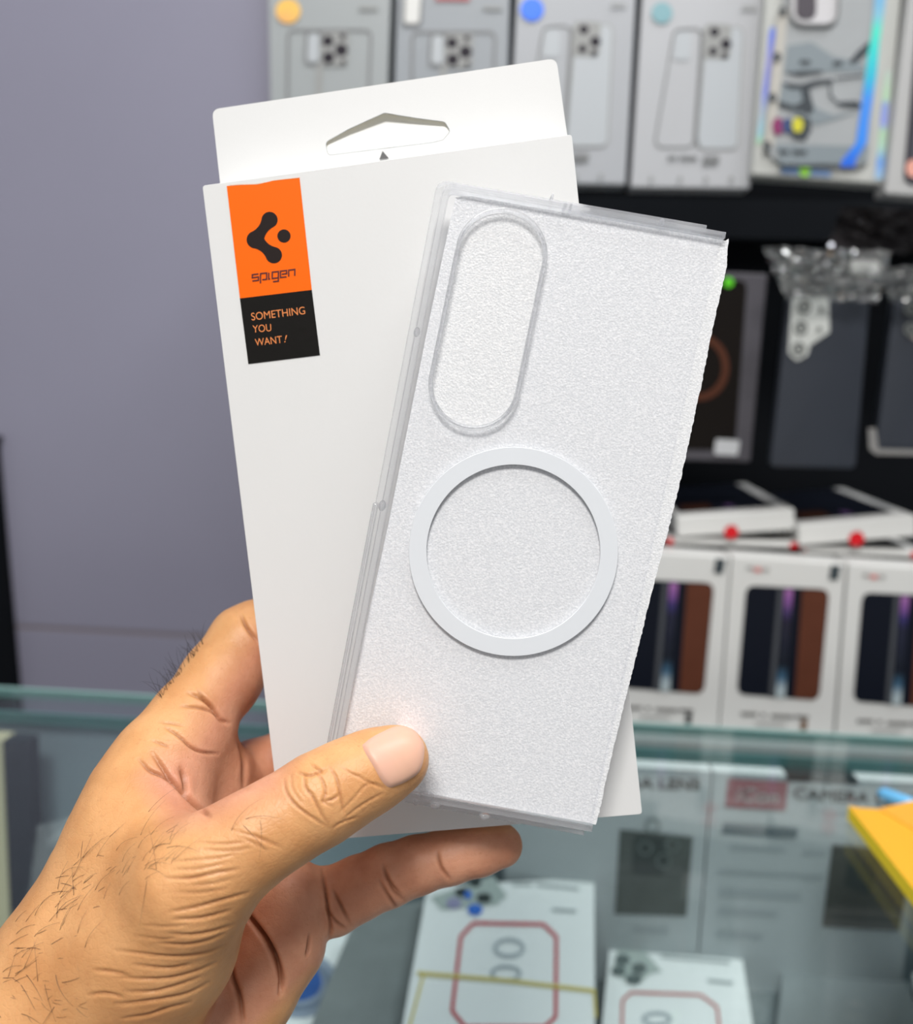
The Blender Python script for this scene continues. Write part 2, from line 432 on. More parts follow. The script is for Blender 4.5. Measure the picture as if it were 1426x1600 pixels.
top_box([(1011, -130), (1204, -130), (1172, 295), (985, 293)], 0.80, (0.50, 0.51, 0.535), 'pale grey phone case box with a dull teal round sticker, fourth in the top row',
        ((1034, 20, 16.5), M_teal, 'round dull teal sticker'), art_cd(0, 0, 1))

# box with the shimmering frame and a landscape printed on a clear case
qE = [(1206, -130), (1420, -130), (1380, 288), (1174, 273)]
tE = root('case_box', at_y(1277, 285, 0.785), 'box with a shimmering foil frame around a clear case printed with grey mountains', 'box', GRP_TOP)
plE, o = quad_box(tE, qE, 0.785, 0.024, mat('foil_frame_card', (0.56, 0.57, 0.545), rough=0.35, noise=0.1, nscale=20))
hook(plE.hit(1300, 20).x, plE.hit(1300, 20).z, 0.785 + 0.026)
def foil(name, cols):  # view-dependent sheen painted into the base colour as a fixed vertical ramp
    m = bpy.data.materials.new(name); m.use_nodes = True; nt = m.node_tree; b = nt.nodes['Principled BSDF']
    b.inputs['Roughness'].default_value = 0.3; b.inputs['Coat Weight'].default_value = 0.5
    tc = nt.nodes.new('ShaderNodeTexCoord'); sp = nt.nodes.new('ShaderNodeSeparateXYZ'); cr = nt.nodes.new('ShaderNodeValToRGB')
    nt.links.new(tc.outputs['Generated'], sp.inputs[0]); nt.links.new(sp.outputs['Z'], cr.inputs['Fac'])
    while len(cr.color_ramp.elements) < len(cols): cr.color_ramp.elements.new(0.5)
    for e, (p, c) in zip(cr.color_ramp.elements, cols): e.position = p; e.color = (*c, 1)
    nt.links.new(cr.outputs['Color'], b.inputs['Base Color'])
    return m
fo1 = foil('foil_left', [(0.0, (0.45, 0.72, 0.38)), (0.10, (0.32, 0.62, 0.72)), (0.28, (0.42, 0.52, 0.66)), (0.45, (0.22, 0.27, 0.80)), (0.72, (0.36, 0.36, 0.72)), (0.94, (0.15, 0.24, 0.90)), (1.0, (0.3, 0.4, 0.75))])
fo2 = foil('foil_right', [(0.0, (0.45, 0.66, 0.85)), (0.16, (0.20, 0.42, 0.90)), (0.3, (0.50, 0.75, 0.62)), (0.44, (0.50, 0.74, 0.50)), (0.52, (0.32, 0.38, 0.86)), (0.68, (0.30, 0.40, 0.80)), (0.75, (0.52, 0.78, 0.52)), (1.0, (0.55, 0.65, 0.6))])
fo3 = foil('foil_case_edge', [(0.0, (0.02, 0.13, 0.75)), (0.14, (0.05, 0.28, 0.90)), (0.36, (0.08, 0.30, 0.88)), (0.48, (0.05, 0.52, 0.72)), (0.62, (0.06, 0.70, 0.66)), (0.72, (0.10, 0.78, 0.60)), (0.80, (0.26, 0.55, 0.70)), (1.0, (0.12, 0.36, 0.78))])
deco(tE, plE, 'foil_stripe', [(0, [[(1203, 42), (1212, 42), (1190, 222), (1181, 226)]])], fo1, 0.0008, 'blue to green shimmering stripe on the left margin')
deco(tE, plE, 'foil_stripe', [(0, [[(1383, 110), (1392, 110), (1379, 280), (1366, 280)]])], fo2, 0.0008, 'green and blue shimmering stripe on the right margin')
deco(tE, plE, 'foil_stripe', [(0, [[(1221, 262), (1298, 267), (1297, 276), (1220, 271)]])], mat('foil_bottom', (0.24, 0.42, 0.80), rough=0.3, noise=0.3, nscale=60), 0.0008, 'blue shimmering stripe on the bottom margin')
deco(tE, plE, 'sticker', [(0, [circ(1257, 267, 9, 20)])], mat('lime_dot', (0.42, 0.90, 0.10), rough=0.4), 0.0012, 'small lime green dot')
caseq = rounded([(1232, -100), (1382, -100), (1358, 262), (1199, 252)], [10, 10, 26, 26])
mbE = MB(); mbE.prism([caseq], 0.004, 0.0005, px_place(plE))
o = mbE.build('printed_case', mat('landscape_ground', (0.42, 0.44, 0.455), rough=0.35, noise=0.2, nscale=30), tE)
M_ink = mat('landscape_ink', (0.045, 0.055, 0.065), rough=0.4); M_ink2 = mat('landscape_mid', (0.235, 0.275, 0.30), rough=0.4)
M_ink3 = mat('landscape_pale', (0.50, 0.48, 0.44), rough=0.4)
def cE(pts): return [(1170 + x / 5.332, y / 5.333) for x, y in pts]
L = []
L.append((2, [cE([(245, 60), (330, 60), (205, 1230), (130, 1200)])]))
L.append((1, [cE([(320, 380), (520, 350), (640, 430), (700, 470), (860, 500), (960, 540), (960, 600), (290, 600)])]))
L.append((1, [cE([(280, 680), (450, 720), (560, 900), (700, 960), (920, 930), (560, 1040), (240, 880)])]))
L.append((1, [cE([(215, 1200), (1000, 1220), (960, 1360), (260, 1370)])]))
L.append((0, [cE([(830, 520), (900, 430), (1000, 340), (1010, 410), (930, 490), (870, 530)])]))
L.append((0, [cE([(300, 610), (430, 590), (600, 585), (620, 605), (420, 635)])]))
L.append((0, [cE([(270, 690), (440, 700), (560, 665), (700, 655), (700, 690), (560, 710), (500, 740), (520, 830), (540, 920), (500, 950), (430, 930), (250, 890), (240, 840), (380, 880), (450, 840), (430, 740), (340, 740)])]))
L.append((0, [cE([(730, 850), (900, 840), (940, 880), (900, 900), (740, 880)])]))
L.append((0, [cE([(420, 500), (500, 500), (520, 530), (430, 530)])])); L.append((0, [cE([(700, 510), (780, 510), (780, 540), (700, 540)])]))
L.append((0, [stroke(cE([(670, 700), (680, 800), (730, 850)]), 3)])); L.append((0, [stroke(cE([(720, 655), (950, 630)]), 3)]))
L.append((0, [stroke(cE([(250, 1375), (750, 1390)]), 4.5)])); L.append((0, [stroke(cE([(250, 1260), (330, 1265)]), 5)])); L.append((0, [stroke(cE([(360, 1262), (480, 1266)]), 5)]))
for yy in (90, 470, 810, 1210): L.append((0, [circ(1170 + (290 - yy * 0.115) / 5.332, yy / 5.333, 6, 12, 7)]))
deco(tE, plE, 'landscape_print', L, [M_ink, M_ink2, M_ink3], 0.0044)
deco(tE, plE, 'colour_badge', [(0, [cE([(400, 950), (510, 990), (520, 1080), (470, 1170), (380, 1160), (330, 1100)])]), (1, [circ(1170 + 240 / 5.332, 1050 / 5.333, 9, 16, 14)]), (2, [circ(1170 + 320 / 5.332, 1045 / 5.333, 9, 16, 12)]), (3, [circ(1170 + 405 / 5.332, 1040 / 5.333, 9, 16, 12)])],
     [M_ink, mat('badge_magenta', (0.24, 0.02, 0.12)), mat('badge_navy', (0.03, 0.06, 0.17)), mat('badge_yellow', (0.62, 0.58, 0.03))], 0.0052, 'dark badge with magenta, navy and yellow spots')
deco(tE, plE, 'case_edge', [(0, [cE([(1060, -200), (1150, -200), (1130, 60), (1090, 330), (1060, 640), (1000, 1000), (980, 1190), (890, 1330), (880, 1390), (760, 1390), (770, 1340), (890, 1190), (930, 900), (990, 450), (1020, 290)])])], fo3, 0.0050, 'blue and turquoise shimmering edge of the printed case')
camE = rounded(cE([(330, -200), (770, -200), (750, 215), (340, 215)]), [10, 10, 26, 26])
mb = MB(); mb.prism([camE, inset(camE, 4)], 0.007, 0.003, px_place(plE), 1); mb.prism([inset(camE, 4)], 0.0045, None, px_place(plE), 0)
mb.prism([rounded(cE([(395, -200), (560, -200), (560, 155), (390, 155)]), [5, 5, 14, 14])], 0.0055, None, px_place(plE), 2)
mb.build('camera_opening', [mat('opening_white', (0.60, 0.59, 0.61)), M_line, mat('opening_dark', (0.06, 0.05, 0.065))], tE)

# pale box cut by the right border
qF = [(1434, -130), (1640, -130), (1590, 318), (1382, 303)]
tF = root('case_box', at_y(1480, 310, 0.775), 'white box showing a dark phone, cut off by the top right edge', 'box', GRP_TOP)
plF, o = quad_box(tF, qF, 0.775, 0.024, grey_box((0.50, 0.50, 0.50), 'pale_print'))
hook(plF.hit(1530, 20).x, plF.hit(1530, 20).z, 0.775 + 0.026)
ph = rounded([(1445, -100), (1600, -100), (1570, 298), (1410, 288)], 18)
deco(tF, plF, 'printed_phone', [(0, [ph]), (1, [inset(ph, 4)]), (2, [circ(1426, 263, 11, 18, 14)])], [M_lens, mat('printed_phone_face', (0.05, 0.05, 0.065)), mat('peach_spot', (0.8, 0.38, 0.30))], 0.0008)

# ------------------------------------------------------------------ middle row
GRP_MID = 'phone cases hung in the middle row'
# dark boxed case with a brown ring
tG = root('case_box', at_y(1120, 722, 0.79), 'dark tray box holding a case with a brown ring, half hidden by white foam', 'box', GRP_MID)
qG = [(1010, 420), (1199, 428), (1172, 722), (960, 716)]
plG, o = quad_box(tG, qG, 0.79, 0.02, mat('tray_rim', (0.10, 0.095, 0.11), rough=0.45, spec=0.2, noise=0.4, nscale=30))
hook(plG.hit(1100, 440).x, plG.hit(1100, 440).z, 0.79 + 0.022)
deco(tG, plG, 'tray_window', [(0, [rounded([(1030, 436), (1167, 438), (1148, 704), (985, 700)], 14)])], mat('tray_inside', (0.010, 0.008, 0.007), rough=0.4, spec=0.08), 0.0008, 'dark glossy tray window')
deco(tG, plG, 'brown_ring', [(0, ringloops(circ(1092, 574, 47, 40, 52), 11))], mat('brown_ring', (0.085, 0.030, 0.017), rough=0.6, spec=0.1), 0.0014, 'brown ring on the case')
deco(tG, plG, 'barcode_label', [(0, [rounded([(1118, 686), (1156, 688), (1152, 712), (1115, 710)], 4)])], mat('small_white_label', (0.52, 0.53, 0.55)), 0.0016, 'small white label at the lower corner')
deco(tG, plG, 'green_sticker', [(0, [circ(1138, 441, 8, 18)])], mat('green_sticker', (0.10, 0.60, 0.01), rough=0.4), 0.0016, 'small bright green sticker')

# phone cases in clear bags
M_bag = thin_glass('clear_bag_film', (0.80, 0.81, 0.80), ior=1.6, rough=0.20, extra=0.34)
M_slate = mat('slate_case', (0.030, 0.036, 0.050), rough=0.42, noise=0.15, nscale=20)
M_cutout = mat('pale_insert', (0.62, 0.64, 0.62), rough=0.3)
def crumple(name, top_l, top_r, bot_r, bot_l, Y, parent, amp, nx=26, ny=16, seed=1, m=None):
    rnd = random.Random(seed); g = []
    ph = [(rnd.uniform(0, 6.28), rnd.uniform(3, 15), rnd.uniform(-13, 13), rnd.uniform(0.3, 1)) for _ in range(7)]
    pl = Plane((0, Y, 1), (0, -1, 0))
    def q(s, t):
        x = (1 - t) * ((1 - s) * top_l[0] + s * top_r[0]) + t * ((1 - s) * bot_l[0] + s * bot_r[0])
        y = (1 - t) * ((1 - s) * top_l[1] + s * top_r[1]) + t * ((1 - s) * bot_l[1] + s * bot_r[1])
        return x, y
    mb = MB(); v = []; f = []
    for j in range(ny + 1):
        for i in range(nx + 1):
            s, t = i / nx, j / ny; x, y = q(s, t)
            h = sum(a * abs(math.sin(p0 + fx * s + fy * t)) for p0, fx, fy, a in ph) / 3
            v.append(pl.hit(x + rnd.uniform(-1.5, 1.5), y + rnd.uniform(-1.5, 1.5), h * amp * (1 - 0.5 * t)))
    for j in range(ny):
        for i in range(nx):
            a = j * (nx + 1) + i; f.append((a, a + 1, a + nx + 2, a + nx + 1))
    mb.add(v, f); return mb.build(name, m or M_bag, parent)
def bagged_case(q, Y, label, lens_q, lens, seed, bag_q, pale=M_cutout):
    t = root('phone_case', at_y((q[2][0] + q[3][0]) / 2, q[2][1], Y), label, 'phone case', GRP_MID)
    pl = Plane((0, Y, 1), (0, -1, 0))
    mb = MB(); mb.prism([rounded(q, 10)], 0.0, -0.011, px_solid_place(pl)); bevel(mb.build('case_back', M_slate, t, True), 0.002)
    mb = MB()
    mb.prism([lens_q], 0.0012, None, px_place(pl), 0)
    for x, y, rr in lens:
        mb.prism([circ(x, y, rr, 20), circ(x, y, rr * 0.62, 20)], 0.0022, 0.0013, px_place(pl), 1)
        mb.prism([circ(x, y, rr * 0.40, 16)], 0.0016, None, px_place(pl), 1)
    mb.build('camera_cutout', [pale, mat('lens_ring_grey', (0.16, 0.17, 0.165), rough=0.3)], t)
    mb = MB(); mb.prism([[(q[0][0] - 16, q[0][1] + 30), (q[0][0] - 6, q[0][1] + 10), (q[3][0] - 10, q[3][1] + 6), (q[3][0] - 22, q[3][1] + 6)]], 0.003, None, px_place(pl))
    crumple('bag_top', *bag_q, Y - 0.004, t, 0.028, seed=seed)
    c = pl.hit((bag_q[0][0] + bag_q[1][0]) / 2, bag_q[0][1] + 12)
    hook(c.x, c.z, Y - 0.01)
    return t, pl
def c2(pts): return [(1030 + x / 3.404, 290 + y / 3.404) for x, y in pts]
lq = rounded(c2([(705, 590), (900, 590), (905, 780), (800, 850), (790, 900), (730, 935), (685, 890)]), 6)
tH, plH = bagged_case(c2([(690, 590), (1118, 600), (1040, 1505), (590, 1495)]), 0.77, 'slate grey phone case with a pale camera cutout, hung in a crinkled clear bag', lq,
    [(1030 + 770 / 3.404, 290 + 645 / 3.404, 11), (1030 + 752 / 3.404, 290 + 757 / 3.404, 11), (1030 + 740 / 3.404, 290 + 870 / 3.404, 11), (1030 + 862 / 3.404, 290 + 657 / 3.404, 4), (1030 + 850 / 3.404, 290 + 765 / 3.404, 4)],
    3, (c2([(545, 325)])[0], c2([(1230, 350)])[0], c2([(1160, 620)])[0], c2([(680, 608)])[0]))
deco(tH, plH, 'hang_sticker', [(0, [rounded(c2([(1020, 395), (1172, 400), (1168, 480), (1015, 470)]), 4)])], mat('bag_sticker_white', (0.62, 0.62, 0.60)), 0.019, 'small white sticker on the bag')
lq = rounded(c2([(1285, 610), (1520, 610), (1510, 800), (1400, 840), (1330, 805), (1280, 780)]), 6)
tI, plI = bagged_case(c2([(1250, 605), (1640, 605), (1620, 1420), (1150, 1405)]), 0.765, 'dark phone case in a clear bag with shiny folds, cut off by the right edge', lq,
    [(1030 + 1340 / 3.404, 290 + 655 / 3.404, 11), (1030 + 1338 / 3.404, 290 + 765 / 3.404, 11)],
    5, (c2([(1150, 440)])[0], c2([(1700, 400)])[0], c2([(1680, 620)])[0], c2([(1230, 615)])[0]), mat('pinkish_insert', (0.52, 0.44, 0.41), rough=0.3))
mb = MB(); mb.prism([c2([(1110, 1290), (1150, 1290), (1165, 1400), (1640, 1415), (1640, 1440), (1150, 1430), (1115, 1400)])], 0.004, None, px_place(plI))
mb.build('bag_seam', mat('bag_seam', (0.24, 0.235, 0.23), rough=0.25), tI)
# crinkled bags stuffed behind
tJ = root('plastic_bag', at_y(1380, 400, 0.86), 'greyish crinkled plastic bag behind the bagged phone cases', 'bag')
crumple('bag_film', (1315, 322), (1500, 330), (1480, 400), (1290, 395), 0.86, tJ, 0.03, seed=9, m=mat('hazy_bag', (0.085, 0.075, 0.08), rough=0.22, noise=0.5, nscale=40))
hook(at_y(1380, 340, 0.86).x, at_y(1380, 340, 0.86).z, 0.862)

# ------------------------------------------------------------------ white boxes standing and lying on the ledge
GRP_FOLD = 'white folding phone boxes standing on the ledge'
M_fold = mat('fold_box_card', (0.70, 0.70, 0.685), rough=0.4, noise=0.05, nscale=10)
def glow_strip():
    m = foil('screen_glint', [(0.0, (0.42, 0.50, 0.52)), (0.08, (0.40, 0.48, 0.52)), (0.18, (0.05, 0.12, 0.20)), (0.30, (0.008, 0.010, 0.018)), (0.70, (0.008, 0.008, 0.03)), (0.80, (0.03, 0.02, 0.13)), (0.90, (0.22, 0.08, 0.30)), (1.0, (0.36, 0.14, 0.38))])
    return m
M_glint = glow_strip()
M_foldb = mat('print_black', (0.007, 0.009, 0.016), rough=0.45, spec=0.10); M_foldg = mat('print_grey_hinge', (0.070, 0.075, 0.085), rough=0.45, spec=0.1)
M_wood = mat('print_brown', (0.125, 0.042, 0.024), rough=0.5, spec=0.1, noise=0.3, nscale=40)
def cf(pts): return [(1000 + x / 3.347, 860 + y / 3.347) for x, y in pts]
YF = 0.76
plK = Plane((0, YF, 1), (0, -1, 0))
def fold_box(dx, dy, label, chip):
    sh = lambda pts: [(x + dx, y + dy) for x, y in cf(pts)]
    q = sh([(480, 27), (1076, 68), (1012, 985), (413, 942)])
    q = [q[0], q[1], (q[2][0] - 1, q[2][1]), q[3]]
    a = plK.hit(*q[0]); b = plK.hit(*q[1])
    t = root('phone_box', plK.hit((q[2][0] + q[3][0]) / 2, q[2][1]), label, 'box', GRP_FOLD)
    mb = MB(); mb.prism([[*q[:2], ]+[q[2], q[3]]], 0.0, -0.03, px_solid_place(plK)); bevel(mb.build('carton', M_fold, t), 0.0015)
    ph = rounded(sh([(555, 183), (990, 203), (935, 785), (505, 752)]), 15)
    L = [(0, [ph]), (1, [sh([(722, 195), (748, 197), (700, 770), (672, 768)])]), (2, [rounded(sh([(848, 203), (985, 208), (930, 782), (805, 775)]), [2, 13, 13, 2])])]
    deco(t, plK, 'printed_phone', L, [M_foldb, M_foldg, M_wood], 0.0007)
    deco(t, plK, 'screen_glint', [(0, [rounded(sh([(757, 200), (800, 202), (757, 772), (706, 768)]), 4)])], M_glint, 0.0016, 'violet to pale blue glint on the printed screen')
    deco(t, plK, 'barcode', [(0, [sh([(998, 75), (1050, 80), (1035, 158), (985, 152)])])], mat('barcode_ink', (0.035, 0.05, 0.06)), 0.0008, 'small dark square at the top corner')
    L = [(0, [stroke(sh([(556, 92), (592, 94)]), 5)]), (1, [stroke(sh([(597, 100), (632, 103)]), 7)]), (0, [stroke(sh([(640, 100), (672, 103)]), 5)])]
    deco(t, plK, 'logo', L, [mat('logo_grey', (0.30, 0.30, 0.29)), mat('logo_red', (0.62, 0.16, 0.15))], 0.0008, 'small grey and red logo')
    L = [(0, [stroke(sh([(525, 855), (612, 858)]), 5)]), (0, [stroke(sh([(632, 860), (655, 861)]), 5)]), (0, [stroke(sh([(682, 866), (800, 872)]), 5)]), (0, [stroke(sh([(808, 869), (880, 874)]), 5)]), (0, [stroke(sh([(600, 905), (760, 912)]), 2)])]
    deco(t, plK, 'caption', L, mat('caption_ink', (0.14, 0.135, 0.13)), 0.0008)
    deco(t, plK, 'colour_chip', [(0, [rounded(sh([(842, 885), (874, 886), (868, 944), (836, 940)]), 3)])], chip, 0.0009, 'small coloured chip')
    return t, a.z, b.z
tK, za, zb2 = fold_box(0, 0, 'white box with a black and brown folding phone, fully visible between its two neighbours', mat('chip_bronze', (0.15, 0.07, 0.025)))
fold_box(-180, -10, 'white box with a black and brown folding phone, partly hidden behind the white foam', mat('chip_black', (0.02, 0.025, 0.025)))
fold_box(181.5, 11, 'white box with a black folding phone, cut off by the right edge above the counter', mat('chip_dark', (0.03, 0.03, 0.03)))
# riser that carries the lying boxes behind the standing ones
ztop = min(za, zb2)
xl = plK.hit(960, 880).x
mb = MB(); mb.box((xl, YF + 0.034, Z_FS), (1.15, YR - 0.005, ztop - 0.004)); mb.build('riser', M_black, rack)

GRP_LIE = 'white phone boxes lying on top of the standing ones'
M_red = mat('red_spot', (0.62, 0.004, 0.012), rough=0.35)
def lying_box(fl, fr, h, back, label, Y, spot, corner=None, twist=0.0):
    """front lower edge fl -> fr, front height h px, running back by `back` metres"""
    pl = Plane((0, Y, 1), (0, -1, 0))
    a = pl.hit(*fl); b = pl.hit(*fr); k = (pl.hit(fl[0], fl[1] - h) - a)
    ex = (b - a).normalized(); up = ex.cross(Vector((0, -1, 0))); up = -up if up.z < 0 else up
    hgt = k.length; bk = Vector((twist, 1, 0)).normalized()
    Wd = (b - a).length
    t = root('phone_box', (a + b) / 2, label, 'box', GRP_LIE)
    P = lambda u, v, w: a + ex * u + up * v + bk * w
    mb = MB(); v = [P(0, 0, 0), P(Wd, 0, 0), P(Wd, 0, back), P(0, 0, back), P(0, hgt, 0), P(Wd, hgt, 0), P(Wd, hgt, back), P(0, hgt, back)]
    mb.add(v, [(0, 3, 2, 1), (4, 5, 6, 7), (0, 1, 5, 4), (1, 2, 6, 5), (2, 3, 7, 6), (3, 0, 4, 7)]); bevel(mb.build('carton', M_fold, t), 0.0015)
    mb = MB(); s = 0.0006
    def top(u0, u1, w0, w1, k, o): mb.add([P(u0 * Wd, hgt + o, w0 * back), P(u1 * Wd, hgt + o, w0 * back), P(u1 * Wd, hgt + o, w1 * back), P(u0 * Wd, hgt + o, w1 * back)], [(0, 1, 2, 3)], k)
    top(0.05, 0.88, 0.10, 0.99, 0, s); top(0.10, 0.36, 0.11, 0.30, 1, s * 1.6); top(0.47, 0.55, 0.12, 0.22, 2, s * 1.6)
    mb.build('printed_phone', [M_foldb, mat('dim_brown', (0.05, 0.018, 0.01), rough=0.5, spec=0.1), mat('violet_spot', (0.10, 0.05, 0.15))], t)
    mb = MB(); cu, cv, r = spot
    mb.prism([circ(cu * Wd, cv * hgt, r, 20)], 0.0006, None, lambda x, y, o: P(x, y, -o)); plab(mb.build('seal', M_red, t), 'round red seal on the front edge')
    if corner:
        mb = MB()
        u0, u1 = corner
        mb.add([P(u0 * Wd, 0.05 * hgt, -s), P(u1 * Wd, 0.05 * hgt, -s), P(u1 * Wd, 0.9 * hgt, -s), P(u0 * Wd, 0.9 * hgt, -s)], [(0, 1, 2, 3)]); plab(mb.build('seal_tab', M_red, t), 'red tab at the corner')
    return t
lying_box((1040, 850), (1246, 857), 10, 0.19, 'thin white box lying under the left tilted box, red tab at its right corner', 0.79, (0.03, 0.5, 0.0030), (0.94, 1.0))
lying_box((1252, 864), (1450, 872), 10, 0.19, 'thin white box lying under the right tilted box, red tab near the picture edge', 0.79, (0.02, 0.5, 0.001), (0.86, 0.96))
lying_box((1058, 840), (1242, 828), 33, 0.19, 'white box lying tilted on the left pair, red round seal on its front edge', 0.786, (0.46, 0.10, 0.0060), None, 0.02)
lying_box((1248, 853), (1432, 838), 33, 0.19, 'white box lying tilted on the right pair, red round seal on its front edge', 0.784, (0.49, 0.12, 0.0064), None, 0.02)

# ------------------------------------------------------------------ goods inside the counter
GRP_LENS = 'camera lens packets standing inside the counter'
M_pack = mat('grey_packet', (0.44, 0.48, 0.50), rough=0.5, noise=0.15, nscale=12)
M_packw = mat('white_packet', (0.88, 0.90, 0.90), rough=0.45, noise=0.04, nscale=10)
M_txt = mat('dark_grey_lettering', (0.055, 0.075, 0.08), rough=0.5)
M_ph = mat('packet_photo', (0.10, 0.115, 0.11), rough=0.4, noise=0.45, nscale=70)
M_ph2 = mat('packet_photo_dark', (0.035, 0.045, 0.045), rough=0.4)
YU = 0.596
plU = Plane((0, YU, ZC - 0.1), (0, -1, 0))
zt = ZC - 0.0075
def upright(xl, xr, label):
    a = plU.hit(xl, 1192); b = plU.hit(xr, 1205)
    t = root('lens_packet', (a.x / 2 + b.x / 2, YU, Z_SH), label, 'packet', GRP_LENS)
    mb = MB(); mb.box((a.x, YU, Z_SH), (b.x, YU + 0.012, zt)); mb.m = [1 if i == 1 else 0 for i in range(6)]; mb.build('carton', [M_pack, M_packw], t)
    return t
M_packtop = M_packw
tU = upright(795, 1111, 'grey camera lens packet partly hidden behind the held white box')
mb = MB(); add_text(mb, 'CAMERA LENS', (905, 1229), (1093, 1234), 16, px_place(plU), 0.0008, bold=0.9); mb.build('lettering', M_txt, tU)
qq = [(968, 1296), (1082, 1308), (1072, 1432), (960, 1428)]
deco(tU, plU, 'printed_photo', [(0, [qq]), (1, [rounded([(990, 1305), (1042, 1310), (1036, 1368), (986, 1366)], 8)])] + [(2, ringloops(circ(x, y, 12, 18), 3)) for x, y in ((1019, 1291), (1050, 1320), (1008, 1325), (1036, 1345))] + [(1, [circ(x, y, 9, 14)]) for x, y in ((1008, 1325), (1036, 1345))],
     [M_ph, M_ph2, mat('photo_ring', (0.14, 0.17, 0.165))], 0.0007, 'dark printed picture of lens covers')
deco(tU, plU, 'small_print', [(0, [stroke([(990, 1452), (1044, 1456)], 7)])], mat('faint_print', (0.33, 0.37, 0.39)), 0.0007)
tV = upright(1115, 1446, 'grey camera lens packet with a dark red logo plate, beside the yellow folder')
deco(tV, plU, 'logo_plate', [(0, [[(1137, 1216), (1231, 1222), (1227, 1267), (1132, 1261)]])], mat('dark_red_plate', (0.23, 0.035, 0.055), rough=0.4), 0.0007, 'dark red logo plate')
mb = MB(); add_text(mb, 'iCon', (1150, 1250), (1213, 1255), 19, px_place(plU), 0.0014, lean=0.15, bold=1.2); mb.build('logo_lettering', mat('plate_lettering', (0.72, 0.60, 0.62)), tV)
mb = MB(); add_text(mb, 'CAMERA LENS', (1240, 1248), (1432, 1261), 17, px_place(plU), 0.0008, bold=0.9); mb.build('lettering', M_txt, tV)
deco(tV, plU, 'dark_strip', [(0, [[(1129, 1286), (1246, 1295), (1244, 1310), (1127, 1303)]])], mat('strip_ink', (0.075, 0.11, 0.13)), 0.0008, 'dark strip under the logo plate')
deco(tV, plU, 'small_print', [(0, [stroke([(x0, y), (x1, y + (x1 - x0) * 0.05)], w)]) for x0, x1, y, w in
     ((1140, 1225, 1324, 6), (1255, 1290, 1332, 6), (1122, 1250, 1362, 5), (1250, 1285, 1370, 5), (1124, 1250, 1394, 9), (1122, 1215, 1424, 6), (1118, 1190, 1460, 6))], mat('faint_print', (0.33, 0.37, 0.39)), 0.0007)
deco(tV, plU, 'printed_photo', [(0, [[(1300, 1319), (1428, 1332), (1404, 1455), (1284, 1448)]]), (1, [rounded([(1328, 1332), (1375, 1338), (1360, 1400), (1318, 1385)], 10)])], [mat('photo_brown', (0.085, 0.088, 0.08), noise=0.4, nscale=60, rough=0.4), M_ph2], 0.0007, 'dark printed picture')
a = plU.hit(1229, 1204); b = plU.hit(1340, 1212)
mb = MB(); mb.box((a.x, YU - 0.001, zt - 0.0030), (b.x, YU + 0.013, zt + 0.0008)); plab(mb.build('dark_flap', mat('flap_dark', (0.05, 0.06, 0.065), rough=0.4, noise=0.4, nscale=90), tV), 'dark strip along the top edge')

GRP_FLAT = 'white packets lying inside the counter'
def flat_px(pts, z): return [at_z(x, y, z) for x, y in pts]
class ZPlane:
    def __init__(s, z): s.z = z
    def hit(s, px, py, off=0.0): return at_z(px, py, s.z + off)
def flat_pack(q, ztop, zbot, label, m, cat='packet', name='lying_packet', group=GRP_FLAT, rad=3):
    pts = flat_px(rounded(q, rad), ztop)
    c = sum(pts, Vector()) / len(pts)
    t = root(name, (c.x, c.y, zbot), label, cat, group)
    mb = MB(); mb.prism([[(p.x, p.y) for p in pts]], 0.0, zbot - ztop, lambda x, y, o: Vector((x, y, ztop + o)))
    bevel(mb.build('carton', m, t), 0.001)
    return t, ZPlane(ztop)
M_redl = mat('red_frame_print', (0.55, 0.06, 0.075), rough=0.4)
M_ringp = mat('grey_ring_print', (0.40, 0.45, 0.48), rough=0.4)
M_yel = mat('yellow_band', (0.66, 0.55, 0.17), rough=0.4)
M_corner = mat('printed_phone_corner', (0.42, 0.48, 0.46), rough=0.4)
M_bl = mat('printed_blue_lens', (0.04, 0.16, 0.62), rough=0.3)
M_lv = mat('printed_violet_lens', (0.30, 0.29, 0.46), rough=0.3)
Z3 = ZC - 0.093
tS, _ = flat_pack([(560, 1420), (720, 1400), (900, 1400), (900, 1640), (470, 1640)], Z3 - 0.018, Z_SH, 'speckled grey carton under the white packet with the red frame', mat('grey_carton', (0.25, 0.275, 0.275), rough=0.5, noise=0.35, nscale=40), 'carton', 'grey_carton', None)
tP, zp = flat_pack([(668, 1384), (928, 1372), (930, 1760), (600, 1760)], Z3, Z3 - 0.018, 'white packet with a large red rounded frame, lying below the held case', M_packw)
fr = [(738, 1439), (850, 1441), (872, 1462), (871, 1590), (852, 1607), (725, 1607), (703, 1580), (717, 1462)]
deco(tP, zp, 'red_frame', [(0, ringloops(rounded(fr, 8), 6))], M_redl, 0.0006, 'red rounded frame outline')
deco(tP, zp, 'printed_ring', [(0, ringloops(circ(795, 1481, 25, 28, 16), 6))], M_ringp, 0.0006)
deco(tP, zp, 'printed_ring', [(0, ringloops(circ(790, 1521, 25, 28, 14), 6))], M_ringp, 0.0006)
deco(tP, zp, 'yellow_band', [(0, [stroke([(652, 1520), (795, 1532), (930, 1548)], 6)]), (0, [stroke([(662, 1520), (630, 1640)], 4)]), (0, [stroke([(928, 1548), (931, 1590)], 4)])], M_yel, 0.0010, 'thin yellow band across the packet')
